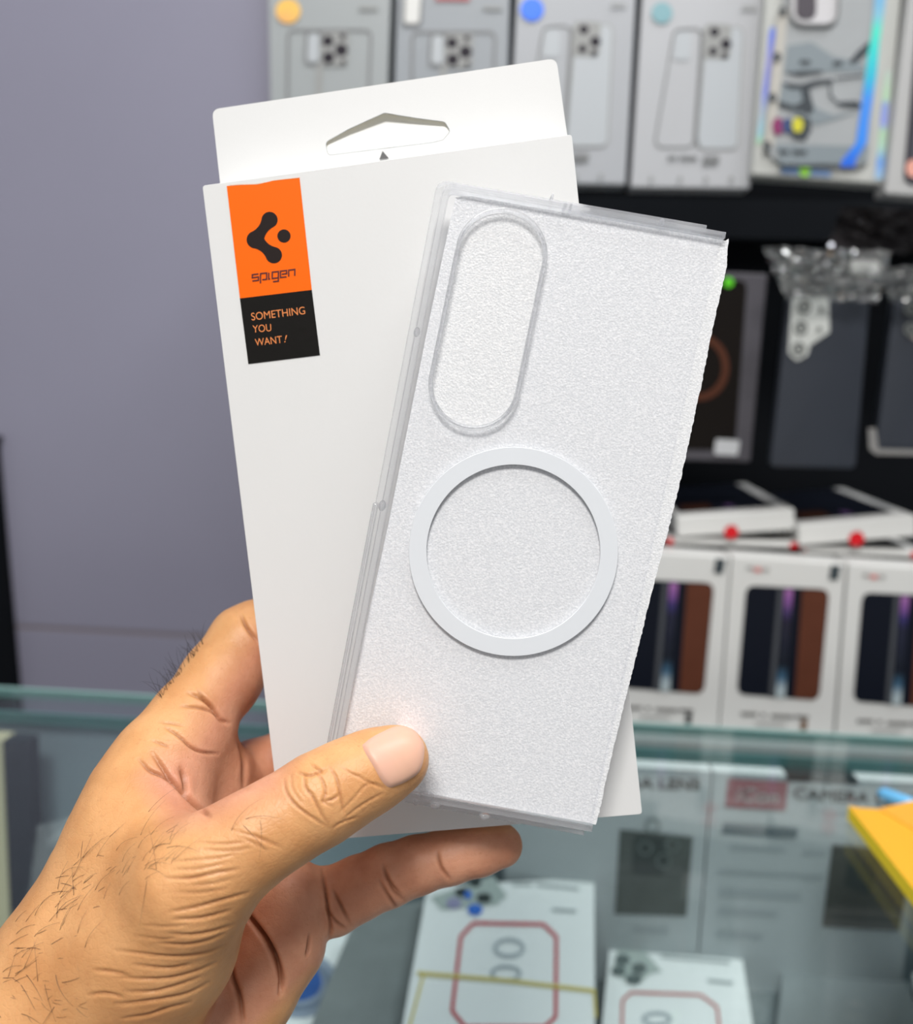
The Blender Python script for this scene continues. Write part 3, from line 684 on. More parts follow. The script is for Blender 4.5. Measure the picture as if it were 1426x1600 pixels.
deco(tP, zp, 'printed_lenses', [(0, [[(672, 1402), (770, 1368), (792, 1400), (776, 1414), (690, 1422)]]), (1, [circ(742, 1379, 10, 16, 7)]), (1, [circ(722, 1394, 12, 16, 8)]), (1, [circ(756, 1403, 12, 16, 8)]), (2, [circ(742, 1421, 12, 16, 9)]), (3, [circ(709, 1411, 12, 16, 9)]), (2, [circ(731, 1398, 6, 12, 7)])], [M_corner, M_ph2, M_bl, M_lv], 0.0006, 'printed phone corner with blue and black lenses')
for q_, w_ in (([(800, 1381), (830, 1382)], 4), ([(838, 1382), (905, 1389)], 4), ([(862, 1421), (900, 1424)], 5)): deco(tP, zp, 'small_print', [(0, [stroke(q_, w_)])], mat('faint_print2', (0.36, 0.40, 0.41)), 0.0006)
Z4 = ZC - 0.142
tQ, zp = flat_pack([(952, 1482), (1158, 1488), (1200, 1760), (925, 1760)], Z4, Z_SH, 'white packet with a thin red frame lying in front of the grey lens packets', M_packw)
fr = [(985, 1548), (1095, 1552), (1122, 1572), (1132, 1660), (1122, 1700), (985, 1700), (968, 1660), (970, 1562)]
deco(tQ, zp, 'red_frame', [(0, ringloops(rounded(fr, 8), 4.5))], mat('pale_red_frame', (0.52, 0.13, 0.12), rough=0.4), 0.0006, 'thin red rounded frame outline')
deco(tQ, zp, 'printed_ring', [(0, ringloops(circ(1026, 1592, 24, 28, 12), 6))], M_ringp, 0.0006)
deco(tQ, zp, 'printed_lenses', [(0, [[(965, 1470 + 14), (1005, 1484), (1034, 1518), (1015, 1522), (995, 1540), (955, 1520)]]), (1, [circ(972, 1500, 12, 16, 9)]), (1, [circ(966, 1517, 12, 16, 8)]), (1, [circ(998, 1513, 12, 16, 9)]), (1, [circ(990, 1530, 13, 16, 8)])], [M_corner, mat('soft_lens', (0.11, 0.14, 0.14))], 0.0006, 'printed phone corner with black lenses')
for q_, w_ in (([(1032, 1494), (1140, 1504)], 4), ([(1105, 1532), (1145, 1536)], 5)): deco(tQ, zp, 'small_print', [(0, [stroke(q_, w_)])], mat('faint_print2', (0.36, 0.40, 0.41)), 0.0006)
tR, zp = flat_pack([(380, 1440), (588, 1432), (545, 1640), (330, 1640)], Z4, Z_SH, 'white packet with a blue round lens picture, seen below the little finger', M_packw)
deco(tR, zp, 'printed_ring', [(0, [circ(466, 1538, 64, 40, 53)]), (1, ringloops(circ(466, 1538, 52, 40, 42), 10)), (2, [circ(466, 1534, 37, 32, 30)])], [mat('ring_blue_grey', (0.34, 0.40, 0.50), rough=0.35, noise=0.35, nscale=80), mat('ring_slate', (0.20, 0.25, 0.34), rough=0.35, noise=0.4, nscale=90), mat('lens_blue', (0.035, 0.12, 0.42), rough=0.3, noise=0.5, nscale=80)], 0.0006, 'blue round lens picture with a grey ring')
tT, zp = flat_pack([(1225, 1500), (1400, 1512), (1500, 1700), (1200, 1720)], ZC - 0.150, Z_SH, 'speckled grey carton lying in the lower right corner under the glass', mat('grey_carton_b', (0.30, 0.33, 0.34), rough=0.5, noise=0.25, nscale=40), 'carton', 'grey_carton', None)
tX, zp = flat_pack([(1425, 1520), (1560, 1500), (1640, 1700), (1470, 1720)], ZC - 0.146, Z_SH, 'white card corner at the lower right edge of the picture', M_packw, 'packet', 'lying_packet', None)
# clear sachet standing inside on the left
tB2 = root('plastic_bag', at_y(160, 1400, 0.575), 'crumpled clear plastic bag inside the counter left of the hand', 'bag')
M_hazy = mat('hazy_film', (0.85, 0.88, 0.88), rough=0.3, spec=0.6); M_hazy.node_tree.nodes['Principled BSDF'].inputs['Alpha'].default_value = 0.22
crumple('bag_film', (165, 1215), (245, 1175), (240, 1330), (70, 1320), 0.575, tB2, 0.012, seed=4, m=M_hazy)
crumple('bag_fold', (60, 1290), (170, 1260), (180, 1560), (20, 1560), 0.580, tB2, 0.006, seed=6, m=M_hazy)

# yellow folder and blue clip on top of the counter
M_yellow = mat('yellow_folder', (0.92, 0.47, 0.035), rough=0.5, noise=0.04, nscale=20)
M_yellow2 = mat('yellow_folder_edge', (1.0, 0.74, 0.0), rough=0.6)
ZY = ZC + 0.0085
pts = flat_px([(1325, 1259), (1342, 1262), (1374, 1264), (1420, 1252), (1600, 1225), (1760, 1500), (1520, 1508)], ZY)
tY = root('folder', (pts[0].x, pts[0].y, ZC), 'bright yellow folder lying on the glass at the right edge', 'folder')
mb = MB(); mb.prism([[(p.x, p.y) for p in pts]], 0.0, -0.008, lambda x, y, o: Vector((x, y, ZY + o)), 0, 1)
o = mb.build('folder_body', [M_yellow, M_yellow2], tY)
mb = MB(); fl = flat_px([(1374, 1263), (1420, 1252), (1600, 1226), (1760, 1490)], ZY + 0.0008); mb.prism([[(p.x, p.y) for p in fl]], 0.0, -0.0007, lambda x, y, o: Vector((x, y, ZY + 0.0008 + o)))
mb.build('flap', mat('yellow_folder_flap', (0.92, 0.44, 0.05), rough=0.5), tY)
a = at_z(1372, 1237, ZC + 0.004); b = at_z(1440, 1262, ZC + 0.004)
mb = MB(); mb.tube([a, a.lerp(b, 0.12), a.lerp(b, 0.5), b], [0.0018, 0.0038, 0.0038, 0.0038], 10)
o = mb.build('pen', [mat('pen_light_blue', (0.16, 0.50, 0.85), rough=0.3)], None, True)
tag(o, 'light blue pen behind the yellow folder on the glass', 'pen')

# ------------------------------------------------------------------ the held box
K = 1.01
QB = [(316, 290), (893, 210), (1003, 1272), (442, 1318)]
DB = [0.2495 * K, 0.2419 * K, 0.2505 * K, 0.2581 * K]
CB = [at_d(x, y, d) for (x, y), d in zip(QB, DB)]
plB = plane3(CB[0], CB[1], CB[3])
TB = 0.0130
box = root('retail_box', (CB[2] + CB[3]) / 2, 'white cardboard box with an orange and black sticker, held behind the clear case', 'box')
mb = MB(); mb.prism([rounded(QB, 5, 3)], 0.0, -TB, px_solid_place(plB)); bevel(mb.build('carton', M_card, box), 0.0007, 3)
tabq = rounded([(331, 171), (869, 91), (893, 262), (350, 342)], [13, 13, 0, 0])
slot = rounded([(512, 243), (508, 222), (545, 201), (600, 176), (650, 184), (695, 190), (704, 205), (692, 219), (675, 223)], [7, 9, 0, 6, 0, 8, 8, 7, 0])
mb = MB(); mb.prism([tabq, slot], -TB + 0.0014, -TB - 0.0010, px_place(plB), 0, 1); mb.build('hang_tab', [M_card, M_cream], box)
mb = MB()   # the pushed-in tongue of the hang hole
sl2 = inset(slot, 0.8)
ymin = min(p[1] for p in sl2); ymax = max(p[1] for p in sl2)
def tongue(x, y, o):
    tt = max(0.0, min(1.0, (240 - (x - 530) * 0.13 - y) / 52.0))
    return plB.hit(x, y, -TB + 0.00125 - 0.0024 * tt + o)
mb.prism([sl2], 0.0, -0.0006, tongue); mb.build('hang_hole_tongue', M_card, box)
deco(box, plB, 'printed_arrow', [(0, [[(597.5, 236), (607.5, 247.5), (592.5, 249)]])], mat('arrow_grey', (0.10, 0.10, 0.10)), -TB + 0.0017, 'small grey triangle')
# sticker
def st(pts): return [(340 + x / 4.85, 260 + y / 4.848) for x, y in pts]
M_or = mat('sticker_orange', (1.0, 0.15, 0.0), rough=0.5, spec=0.2)
M_bk = mat('sticker_black', (0.009, 0.008, 0.007), rough=0.35, spec=0.2, bump=0.10, bscale=420)
M_bk2 = mat('sticker_logo_black', (0.020, 0.013, 0.012), rough=0.5, spec=0.15)
sO = 0.00012
mb = MB()
mb.prism([st([(68, 148), (180, 140), (300, 136), (420, 108), (520, 95), (620, 82), (713, 935), (168, 1000)])], 0, None, lambda x, y, o: plB.hit(x, y, sO), 0)
mb.prism([st([(168, 1000), (713, 935), (775, 1430), (232, 1497)])], 0, None, lambda x, y, o: plB.hit(x, y, sO), 1)
stk = mb.build('sticker', [M_or, M_bk], box); stk['label'] = 'tall sticker, orange above and black below'
def neck(c1, r1, c2, r2, pinch):
    c1 = Vector(c1); c2 = Vector(c2); d = (c2 - c1).normalized(); n = Vector((-d.y, d.x)); out = []
    def side(sg):
        a = c1 + (d * 0.35 + n * sg * 0.937) * r1; b = c2 + (-d * 0.35 + n * sg * 0.937) * r2
        m = (c1 + c2) / 2 + n * sg * pinch
        return [a * (1 - t) ** 2 + m * (2 * t * (1 - t)) + b * t * t for t in [i / 12 for i in range(13)]]
    L = side(1); Rr = side(-1)
    return [tuple(p) for p in L] + [tuple(p) for p in Rr[::-1]]
C1, C2, C3 = (393, 405), (285, 555), (425, 672)
LG = [[circ(C1[0], C1[1], 61, 40)], [circ(C2[0], C2[1], 66, 40)], [circ(C3[0], C3[1], 62, 40)], [circ(502, 527, 50, 36)], [neck(C1, 61, C2, 66, 20)], [neck(C2, 66, C3, 62, 20)],
      [[(300, 500), (345, 470), (352, 520), (345, 550), (352, 590), (330, 620), (290, 600)]]]
mb = MB()
for i, l in enumerate(LG): mb.prism([st(p) for p in l], 0, None, lambda x, y, o, i=i: plB.hit(x, y, sO + 0.00005 + i * 0.000002))
mb.build('logo', M_bk2, stk)
# squared lettering of the maker's name
TS = {'s': [[(5, 5), (0, 5), (0, 2.6), (5, 2.6), (5, 0), (0, 0)]], 'p': [[(0, -2.6), (0, 5), (5, 5), (5, 0), (1.4, 0)]], 'i': [[(0, 5), (0, 0), (1.2, 0)]],
      'g': [[(5, 0), (0, 0), (0, 5), (4.4, 5)], [(5, 5.55), (5, -2.6), (0.6, -2.6)]], 'e': [[(5, 0), (0, 0), (0, 5), (5, 5), (5, 2.5), (1.0, 2.5)]], 'n': [[(0, 0), (0, 5), (5, 5), (5, 0)]]}
mb = MB(); pen = 0.0; adv = {'i': 1.2}
tot = 5 * 5 + 1.2 + 5 * 1.7
for ch in 'spigen':
    for line in TS[ch]:
        pts = [(262 + (pen + x) / tot * 322, 868 - (pen + x) / tot * 40 - y * 9.6) for x, y in line]
        mb.prism([st(stroke(pts, 10.5))], 0, None, lambda x, y, o: plB.hit(x, y, sO + 0.00008))
    pen += adv.get(ch, 5.0) + 1.7
mb.build('name_lettering', mat('lettering_maroon', (0.085, 0.006, 0.008)), stk)
mb = MB()
pf = lambda x, y, o: plB.hit(x, y, sO + 0.00008)
for body, p0, p1, h, ln in (('SOMETHING', (258, 1167), (664, 1118), 57, 0), ('YOU', (268, 1260), (408, 1247), 55, 0), ('WANT', (286, 1360), (490, 1336), 54, 0), ('!', (503, 1333), (513, 1332), 54, 0.35)):
    add_text(mb, body, st([p0])[0], st([p1])[0], h / 4.85, pf, 0, 0, ln)
mb.build('slogan_lettering', mat('lettering_orange', (0.83, 0.26, 0.07)), stk)
# worn white line where the sticker folds over the top edge
mb = MB(); mb.prism([st(stroke([(90, 140), (170, 134), (280, 132), (360, 120)], 5))], 0, None, lambda x, y, o: plB.hit(x, y, sO + 0.00006)); mb.prism([st(stroke([(400, 108), (500, 96), (616, 84)], 5))], 0, None, lambda x, y, o: plB.hit(x, y, sO + 0.00006))
mb.build('worn_edge', mat('worn_edge', (0.85, 0.70, 0.55)), stk)

# ------------------------------------------------------------------ the clear folding phone case
KC = 1.0
QC = [(705, 293), (1137, 372), (935, 1290), (508, 1218)]
DC = [0.2303, 0.2322, 0.2397, 0.2378]
CC = [at_d(x, y, d) for (x, y), d in zip(QC, DC)]
plC = plane3(CC[0], CC[1], CC[3])
def clear_plastic(name, ior=1.46, rough=0.03, color=(1, 1, 1), scatter=0.20):
    m = bpy.data.materials.new(name); m.use_nodes = True; nt = m.node_tree; b = nt.nodes['Principled BSDF']
    t = nt.nodes.new('ShaderNodeBsdfTransparent'); t.inputs['Color'].default_value = (0.985, 0.988, 0.995, 1); mx = nt.nodes.new('ShaderNodeMixShader'); mx.inputs['Fac'].default_value = 0.60
    df = nt.nodes.new('ShaderNodeBsdfTranslucent'); df.inputs['Color'].default_value = (0.88, 0.89, 0.92, 1); d2 = nt.nodes.new('ShaderNodeBsdfDiffuse'); d2.inputs['Color'].default_value = (0.88, 0.89, 0.92, 1)
    m2 = nt.nodes.new('ShaderNodeMixShader'); nt.links.new(df.outputs[0], m2.inputs[1]); nt.links.new(d2.outputs[0], m2.inputs[2])
    m3 = nt.nodes.new('ShaderNodeMixShader'); m3.inputs['Fac'].default_value = scatter
    nt.links.new(t.outputs[0], mx.inputs[1]); nt.links.new(b.outputs[0], mx.inputs[2]); nt.links.new(mx.outputs[0], m3.inputs[1]); nt.links.new(m2.outputs[0], m3.inputs[2])
    nt.links.new(m3.outputs[0], nt.nodes['Material Output'].inputs['Surface'])
    b.inputs['Transmission Weight'].default_value = 1.0; b.inputs['IOR'].default_value = ior
    b.inputs['Roughness'].default_value = rough; b.inputs['Base Color'].default_value = (*color, 1)
    return m
M_clear = clear_plastic('clear_plastic')
M_clear2 = clear_plastic('clear_plastic_rim', scatter=0.05)
M_sheet = thin_glass('clear_sheet', (0.995, 0.996, 1.0), ior=1.17)
case = root('clear_phone_case', plC.hit(790, 1270, -0.005), 'clear plastic folding phone case with a white magnet ring, held over the white box', 'phone case')
OF = rounded([(694, 284), (1137, 364), (928, 1300), (511, 1224)], [20, 3, 4, 22])
OR_ = rounded([(683, 270), (1117, 344), (921, 1319), (497, 1240)], [20, 3, 4, 22])
pill = []
a, b = Vector((783, 397)), Vector((741, 600)); d = (b - a).normalized(); n = Vector((-d.y, d.x))
def pill_pts(r):
    out = []
    for i in range(25): t = math.pi * i / 24; out.append(tuple(a - d * (math.sin(t) * r) + n * (math.cos(t) * r)))
    for i in range(25): t = math.pi * i / 24; out.append(tuple(b + d * (math.sin(t) * r) - n * (math.cos(t) * r)))
    return out
pp = px_solid_place(plC)
mb = MB(); mb.prism([inset(OF, 9), pill_pts(66)], 0.0, -0.0011, pp); mb.build('back_plate', M_sheet, case)
def open_rim(o, w):
    k = len(o) // 4; tl, tr, br, bl = o[:k], o[k:2 * k], o[2 * k:3 * k], o[3 * k:]
    path = [tr[-1]] + tl[::-1] + bl[::-1] + [br[0]]
    path = [tr[0]] + tl[::-1] + bl[::-1] + [br[-1]]
    return stroke(path, w)
def push(o, w): return inset(o, w)
mb = MB(); mb.prism([open_rim(push(OF, 5), 10)], 0.0004, -0.0046, pp); bevel(mb.build('back_rim', M_clear, case), 0.0005, 2)
mb = MB(); mb.prism([open_rim(push(OR_, 5), 10)], -0.0052, -0.0100, pp); bevel(mb.build('front_rim', M_clear, case), 0.0005, 2)
mb = MB(); mb.prism([inset(OR_, 9)], -0.0090, -0.0100, pp); mb.build('front_plate', M_sheet, case)
mb = MB(); mb.prism([pill_pts(72), pill_pts(65)], 0.0008, -0.0011, pp); bevel(mb.build('camera_rim', M_clear2, case, False), 0.00035, 3)
mb = MB(); mb.prism([circ(802, 862, 163.5, 96), circ(802, 862, 136, 96)], -0.0002, -0.0009, pp)
plab(bevel(mb.build('magnet_ring', mat('magnet_ring_white', (0.80, 0.825, 0.855), rough=0.4), case), 0.0001), 'matte white magnet ring')
def bar(p, q, w, t0, t1, name, m):
    mb = MB(); mb.prism([stroke([p, q], w)], t0, t1, pp); return bevel(mb.build(name, m, case), 0.0004, 2)
bar((586, 786), (512, 1172), 8, -0.001, -0.0052, 'side_button_cover', M_clear)
for p, q, w in (((863, 303), (862, 312), 4), ((884, 316), (882, 325), 5), ((893, 318), (891, 327), 4), ((1035, 342), (1033, 352), 7)):
    bar(p, q, w, 0.0006, -0.004, 'clip', M_clear)
def bead(x, y, rx, ry, name='clip_bead'):
    bm = bmesh.new(); bmesh.ops.create_uvsphere(bm, u_segments=14, v_segments=9, radius=1.0)
    c = plC.hit(x, y, -0.001); k = 0.235 / F_
    vs = [c + plC.u * (v.co.x * rx * k) + plC.v * (v.co.y * ry * k) + plC.n * (v.co.z * 0.0012) for v in bm.verts]
    fs = [tuple(v.index for v in f.verts) for f in bm.faces]; bm.free()
    return finish(name, vs, fs, M_clear, case, None, True)
for x, y, rx, ry in ((651, 519, 5, 8), (597, 790, 6, 9), (650, 1252, 5, 6), (680, 1258, 9, 6), (757, 1275, 9, 6), (667, 1243, 12, 7)): bead(x, y, rx, ry)

# white foam sheet slipped inside the case
M_foam = bpy.data.materials.new('foam_sheet'); M_foam.use_nodes = True
nt = M_foam.node_tree; bs = nt.nodes['Principled BSDF']
bs.inputs['Roughness'].default_value = 0.30; bs.inputs['Specular IOR Level'].default_value = 0.5
tc = nt.nodes.new('ShaderNodeTexCoord')
n1 = nt.nodes.new('ShaderNodeTexNoise'); n1.inputs['Scale'].default_value = 1700; n1.inputs['Detail'].default_value = 3.5; n1.inputs['Roughness'].default_value = 0.65
v1 = nt.nodes.new('ShaderNodeTexVoronoi'); v1.inputs['Scale'].default_value = 1900
nt.links.new(tc.outputs['Object'], n1.inputs['Vector']); nt.links.new(tc.outputs['Object'], v1.inputs['Vector'])
ad = nt.nodes.new('ShaderNodeMath'); ad.operation = 'ADD'
nt.links.new(n1.outputs['Fac'], ad.inputs[0]); nt.links.new(v1.outputs['Distance'], ad.inputs[1])
bp = nt.nodes.new('ShaderNodeBump'); bp.inputs['Strength'].default_value = 0.34; bp.inputs['Distance'].default_value = 0.00020
nt.links.new(ad.outputs[0], bp.inputs['Height']); nt.links.new(bp.outputs['Normal'], bs.inputs['Normal'])
cr = nt.nodes.new('ShaderNodeValToRGB'); cr.color_ramp.elements[0].position = 0.42; cr.color_ramp.elements[1].position = 0.64
cr.color_ramp.elements[0].color = (0.765, 0.775, 0.795, 1); cr.color_ramp.elements[1].color = (0.92, 0.92, 0.93, 1)
nt.links.new(n1.outputs['Fac'], cr.inputs['Fac']); nt.links.new(cr.outputs['Color'], bs.inputs['Base Color'])
edge = [(1141, 371), (1137, 420), (1118, 501), (1099, 596), (1083, 670), (1063, 760), (1042, 845), (1017.5, 936), (995, 1030), (966, 1146), (950, 1215), (937, 1274), (932, 1291)]
fo = []
for i in range(len(edge) - 1):
    p, q = Vector(edge[i]), Vector(edge[i + 1]); N = max(2, int((q - p).length / 4))
    for j in range(N): fo.append(tuple(p.lerp(q, j / N) + Vector((random.uniform(-0.7, 0.7), random.uniform(-0.5, 0.5)))))
fo += [(932, 1292), (640, 1240), (528, 1215)] + [(524, 1203), (536, 1140), (606, 820), (670, 500), (704, 340)] + [(712, 306), (730, 303), (900, 333), (1136, 374)]
mb = MB(); mb.prism([fo[::-1]], -0.0014, -0.0036, pp)
o = mb.build('foam_sheet', M_foam, None)
tag(o, 'white textured foam sheet slipped inside the clear case with a ragged right edge', 'foam sheet')

# ------------------------------------------------------------------ the hand
def to_cam(px, py, d): return np.array([(px - CX) / F_ * d, (py - CY) / F_ * d, d])
class Field:
    def __init__(s, lo, hi, h):
        s.h = h; s.lo = np.array(lo); s.n = np.ceil((np.array(hi) - s.lo) / h).astype(int) + 1
        s.ax = [(s.lo[i] + h * np.arange(s.n[i])).astype(np.float32) for i in range(3)]
        s.D = np.full(s.n, 0.05, np.float32)
    def chain(s, pts, k=0.004, fl=1.0):
        """smooth-join tapered limbs through (px, py, depth, radius px)"""
        for (x0, y0, d0, r0), (x1, y1, d1, r1) in zip(pts[:-1], pts[1:]):
            a, b = to_cam(x0, y0, d0), to_cam(x1, y1, d1); ra, rb = r0 * d0 / F_, r1 * d1 / F_
            s.cone(a, b, ra, rb, k, fl)
    def cone(s, a, b, ra, rb, k, fl=1.0):
        m = max(ra, rb) + k + 0.006
        i0 = np.clip(((np.minimum(a, b) - m - s.lo) / s.h).astype(int), 0, s.n - 1); i1 = np.clip(((np.maximum(a, b) + m - s.lo) / s.h).astype(int) + 2, 1, s.n)
        sl = tuple(slice(i0[i], i1[i]) for i in range(3))
        X = s.ax[0][sl[0]][:, None, None]; Y = s.ax[1][sl[1]][None, :, None]; Z = s.ax[2][sl[2]][None, None, :]
        ba = b - a; L = max(1e-12, float(ba @ ba))
        t = np.clip(((X - a[0]) * ba[0] + (Y - a[1]) * ba[1] + (Z - a[2]) * ba[2]) / L, 0, 1)
        d = np.sqrt((X - a[0] - t * ba[0]) ** 2 + (Y - a[1] - t * ba[1]) ** 2 + ((Z - a[2] - t * ba[2]) * fl) ** 2) - (ra + t * (rb - ra))
        if fl > 1: d = d * 0.85
        o = s.D[sl]; hh = np.clip(0.5 + 0.5 * (o - d) / k, 0, 1)
        s.D[sl] = (o * (1 - hh) + d * hh - k * hh * (1 - hh)).astype(np.float32)
    def ball(s, p, k=0.004, fl=1.0):
        c = to_cam(*p[:3]); r = p[3] * p[2] / F_; s.cone(c, c + 1e-5, r, r, k, fl)
    def surface(s):
        D = s.D; n = s.n.astype(np.int64); neg = D < 0; keys = []; pts = []; src = []
        lin = lambda q: (q[:, 0] * n[1] + q[:, 1]) * n[2] + q[:, 2]
        for ax in range(3):
            A = [slice(None)] * 3; B = [slice(None)] * 3; A[ax] = slice(0, -1); B[ax] = slice(1, None)
            cr = neg[tuple(A)] != neg[tuple(B)]; idx = np.argwhere(cr); sg = neg[tuple(A)][cr]
            d0 = D[tuple(A)][cr]; d1 = D[tuple(B)][cr]; del cr
            P = idx.astype(np.float32); P[:, ax] += d0 / (d0 - d1)
            o = [i for i in range(3) if i != ax]
            ok = (idx[:, o[0]] > 0) & (idx[:, o[1]] > 0) & (idx[:, o[0]] < n[o[0]] - 1) & (idx[:, o[1]] < n[o[1]] - 1)
            idx, sg, P = idx[ok], sg[ok], P[ok]; c = []
            for da, db in ((0, 0), (1, 0), (1, 1), (0, 1)):
                q = idx.copy(); q[:, o[0]] -= da; q[:, o[1]] -= db; k = lin(q); c.append(k); keys.append(k); pts.append(P)
            src.append((np.stack(c, 1), sg if ax != 1 else ~sg))
        keys = np.concatenate(keys); pts = np.concatenate(pts)
        uk, inv = np.unique(keys, return_inverse=True); cnt = np.bincount(inv)
        V = np.stack([np.bincount(inv, pts[:, i]) / cnt for i in range(3)], 1) * s.h + s.lo
        F = []
        for Q, flip in src:
            Q = np.searchsorted(uk, Q); Q[flip] = Q[flip][:, ::-1]; F.append(Q)
        return V, np.concatenate(F)

f = Field((-0.230, 0.018, 0.132), (0.040, 0.272, 0.312), 0.00078)
# back of the hand and forearm
arm = [(-900, 2760, .172, 285), (-480, 2280, .203, 226), (-60, 1760, .232, 175), (110, 1570, .238, 150), (165, 1478, .240, 138), (208, 1352, .243, 112), (224, 1288, .246, 95), (234, 1240, .249, 82), (258, 1189, .254, 71), (298, 1127, .263, 62)]
f.chain(arm, 0.006)
# index finger, running up and bending behind the box
f.chain([(298, 1127, .263, 62), (345, 1062, .2735, 59), (385, 1004, .2815, 57)], 0.004)
f.chain([(385, 1004, .2815, 57), (405, 990, .2835, 50), (500, 985, .2815, 48), (580, 1000, .2775, 40)], 0.003)
# middle, ring fingers behind the box
f.chain([(180, 1470, .248, 90), (300, 1330, .266, 70), (372, 1225, .276, 46)], 0.006)
f.chain([(372, 1225, .278, 46), (395, 1205, .2825, 45), (470, 1178, .2872, 47), (560, 1160, .2848, 43), (630, 1160, .2815, 36)], 0.003)
f.chain([(180, 1480, .248, 90), (330, 1390, .268, 66), (420, 1310, .284, 50)], 0.006)
f.chain([(420, 1310, .284, 50), (520, 1262, .2878, 45), (620, 1240, .2858, 42), (690, 1235, .2825, 36)], 0.003)
# palm pads below the index finger
f.chain([(300, 1160, .262, 60), (328, 1212, .268, 55)], 0.005)
f.chain([(328, 1212, .268, 55), (300, 1330, .262, 70)], 0.006)
# outer palm and little finger
f.chain([(130, 1600, .245, 120), (320, 1650, .246, 84), (392, 1548, .251, 66)], 0.007)
f.chain([(392, 1548, .251, 66), (440, 1475, .255, 62), (450, 1405, .259, 60)], 0.005)
f.chain([(300, 1420, .262, 70), (445, 1410, .262, 58)], 0.005)
f.chain([(455, 1412, .262, 52), (520, 1408, .2625, 50), (560, 1388, .2630, 47), (606, 1368, .2635, 46), (650, 1352, .2640, 43)], 0.0022)
f.chain([(650, 1352, .2640, 43), (702, 1338, .2645, 41), (748, 1327, .2645, 39), (782, 1321, .2640, 34)], 0.0022)
# ball of the thumb and thumb
f.chain([(110, 1600, .236, 150), (215, 1480, .226, 104), (298, 1382, .217, 88)], 0.007)
f.chain([(200, 1570, .236, 120), (262, 1480, .226, 96), (305, 1400, .219, 84)], 0.007)
f.chain([(298, 1382, .217, 88), (345, 1345, .2165, 78), (400, 1308, .2175, 70), (450, 1278, .2195, 68)], 0.004)
f.chain([(450, 1278, .2195, 68), (500, 1248, .2215, 69), (545, 1222, .2240, 64)], 0.003)
f.chain([(545, 1222, .2240, 64), (585, 1202, .2262, 59), (617, 1187, .2278, 53)], 0.003)
# web between thumb and index finger
f.chain([(225, 1300, .240, 70), (262, 1340, .228, 64)], 0.010)
V, Fq = f.surface(); del f

# loosen the voxel steps
def smooth(V, Fq, it, lam=0.5):
    E = np.concatenate([Fq[:, [0, 1]], Fq[:, [1, 2]], Fq[:, [2, 3]], Fq[:, [3, 0]]])
    E = np.concatenate([E, E[:, ::-1]]); N = len(V); deg = np.bincount(E[:, 0], minlength=N)[:, None].astype(float)
    for _ in range(it):
        for l in (lam, -lam * 1.04):
            S_ = np.stack([np.bincount(E[:, 0], V[E[:, 1], i], minlength=N) for i in range(3)], 1)
            V = V + l * (S_ / deg - V)
    return V
V = smooth(V.astype(float), Fq, 6)
# split every quad in four and smooth again
nV = len(V); E_ = np.stack([Fq, np.roll(Fq, -1, 1)], 2).reshape(-1, 2); E_.sort(axis=1)
key, inv = np.unique(E_[:, 0] * nV + E_[:, 1], return_inverse=True); inv = inv.reshape(-1, 4)
mid = (V[key // nV] + V[key % nV]) / 2; fc = V[Fq].mean(1)
em = inv + nV; fi = (nV + len(key) + np.arange(len(Fq)))
F2 = np.concatenate([np.stack([Fq[:, k], em[:, k], fi, em[:, k - 1]], 1) for k in range(4)])
V2 = smooth(np.concatenate([V, mid, fc]), F2, 4)
me2 = bpy.data.meshes.new('hand')
me2.vertices.add(len(V2)); me2.vertices.foreach_set('co', V2.astype(np.float32).ravel())
me2.loops.add(F2.size); me2.loops.foreach_set('vertex_index', F2.ravel().astype(np.int32))
me2.polygons.add(len(F2)); me2.polygons.foreach_set('loop_start', np.arange(0, F2.size, 4, dtype=np.int32))
me2.update(calc_edges=True); me2.validate()
del E_, key, inv, mid, fc, em
nv = len(me2.vertices); co = np.empty(nv * 3); me2.vertices.foreach_get('co', co); co = co.reshape(-1, 3)
nm = np.empty(nv * 3); me2.vertex_normals.foreach_get('vector', nm); nm = nm.reshape(-1, 3)
view = -co / np.linalg.norm(co, axis=1, keepdims=True)
ctr_test = (nm * view).sum(1)
if np.median(ctr_test[co[:, 2] < 0.222]) < 0: nm = -nm; me2.flip_normals()
PX = co[:, 0] / co[:, 2] * F_ + CX; PY = co[:, 1] / co[:, 2] * F_ + CY
facing = np.clip((nm * view).sum(1) * 3, 0, 1)
def pdist(pts):
    d = np.full(nv, 1e9); tt = np.zeros(nv); N = len(pts) - 1
    for i in range(N):
        ax, ay = pts[i]; bx, by = pts[i + 1]; ex, ey = bx - ax, by - ay
        t = np.clip(((PX - ax) * ex + (PY - ay) * ey) / (ex * ex + ey * ey + 1e-9), 0, 1)
        q = np.hypot(PX - ax - t * ex, PY - ay - t * ey); m = q < d; d[m] = q[m]; tt[m] = (i + t[m]) / N
    return d, tt
def rs(pts, n=10):
    """resample a polyline as a smooth curve"""
    P = [Vector(p) for p in pts]; out = []
    P = [P[0] * 2 - P[1]] + P + [P[-1] * 2 - P[-2]]
    for i in range(1, len(P) - 2):
        for j in range(n):
            t = j / n; a, b, c, d = P[i - 1:i + 3]
            out.append(tuple(0.5 * ((2 * b) + (c - a) * t + (2 * a - 5 * b + 4 * c - d) * t * t + (3 * b - a - 3 * c + d) * t ** 3)))
    out.append(tuple(P[-2])); return out
def K5(p): return [(300 + x / 2.546, 1080 + y / 2.546) for x, y in p]
def K3(p): return [(180 + x / 3.556, 1150 + y / 3.556) for x, y in p]
def K2(p): return [(200 + x / 4.85, 920 + y / 4.85) for x, y in p]
CRE = []   # (points, depth mm, half width px, depth limits)
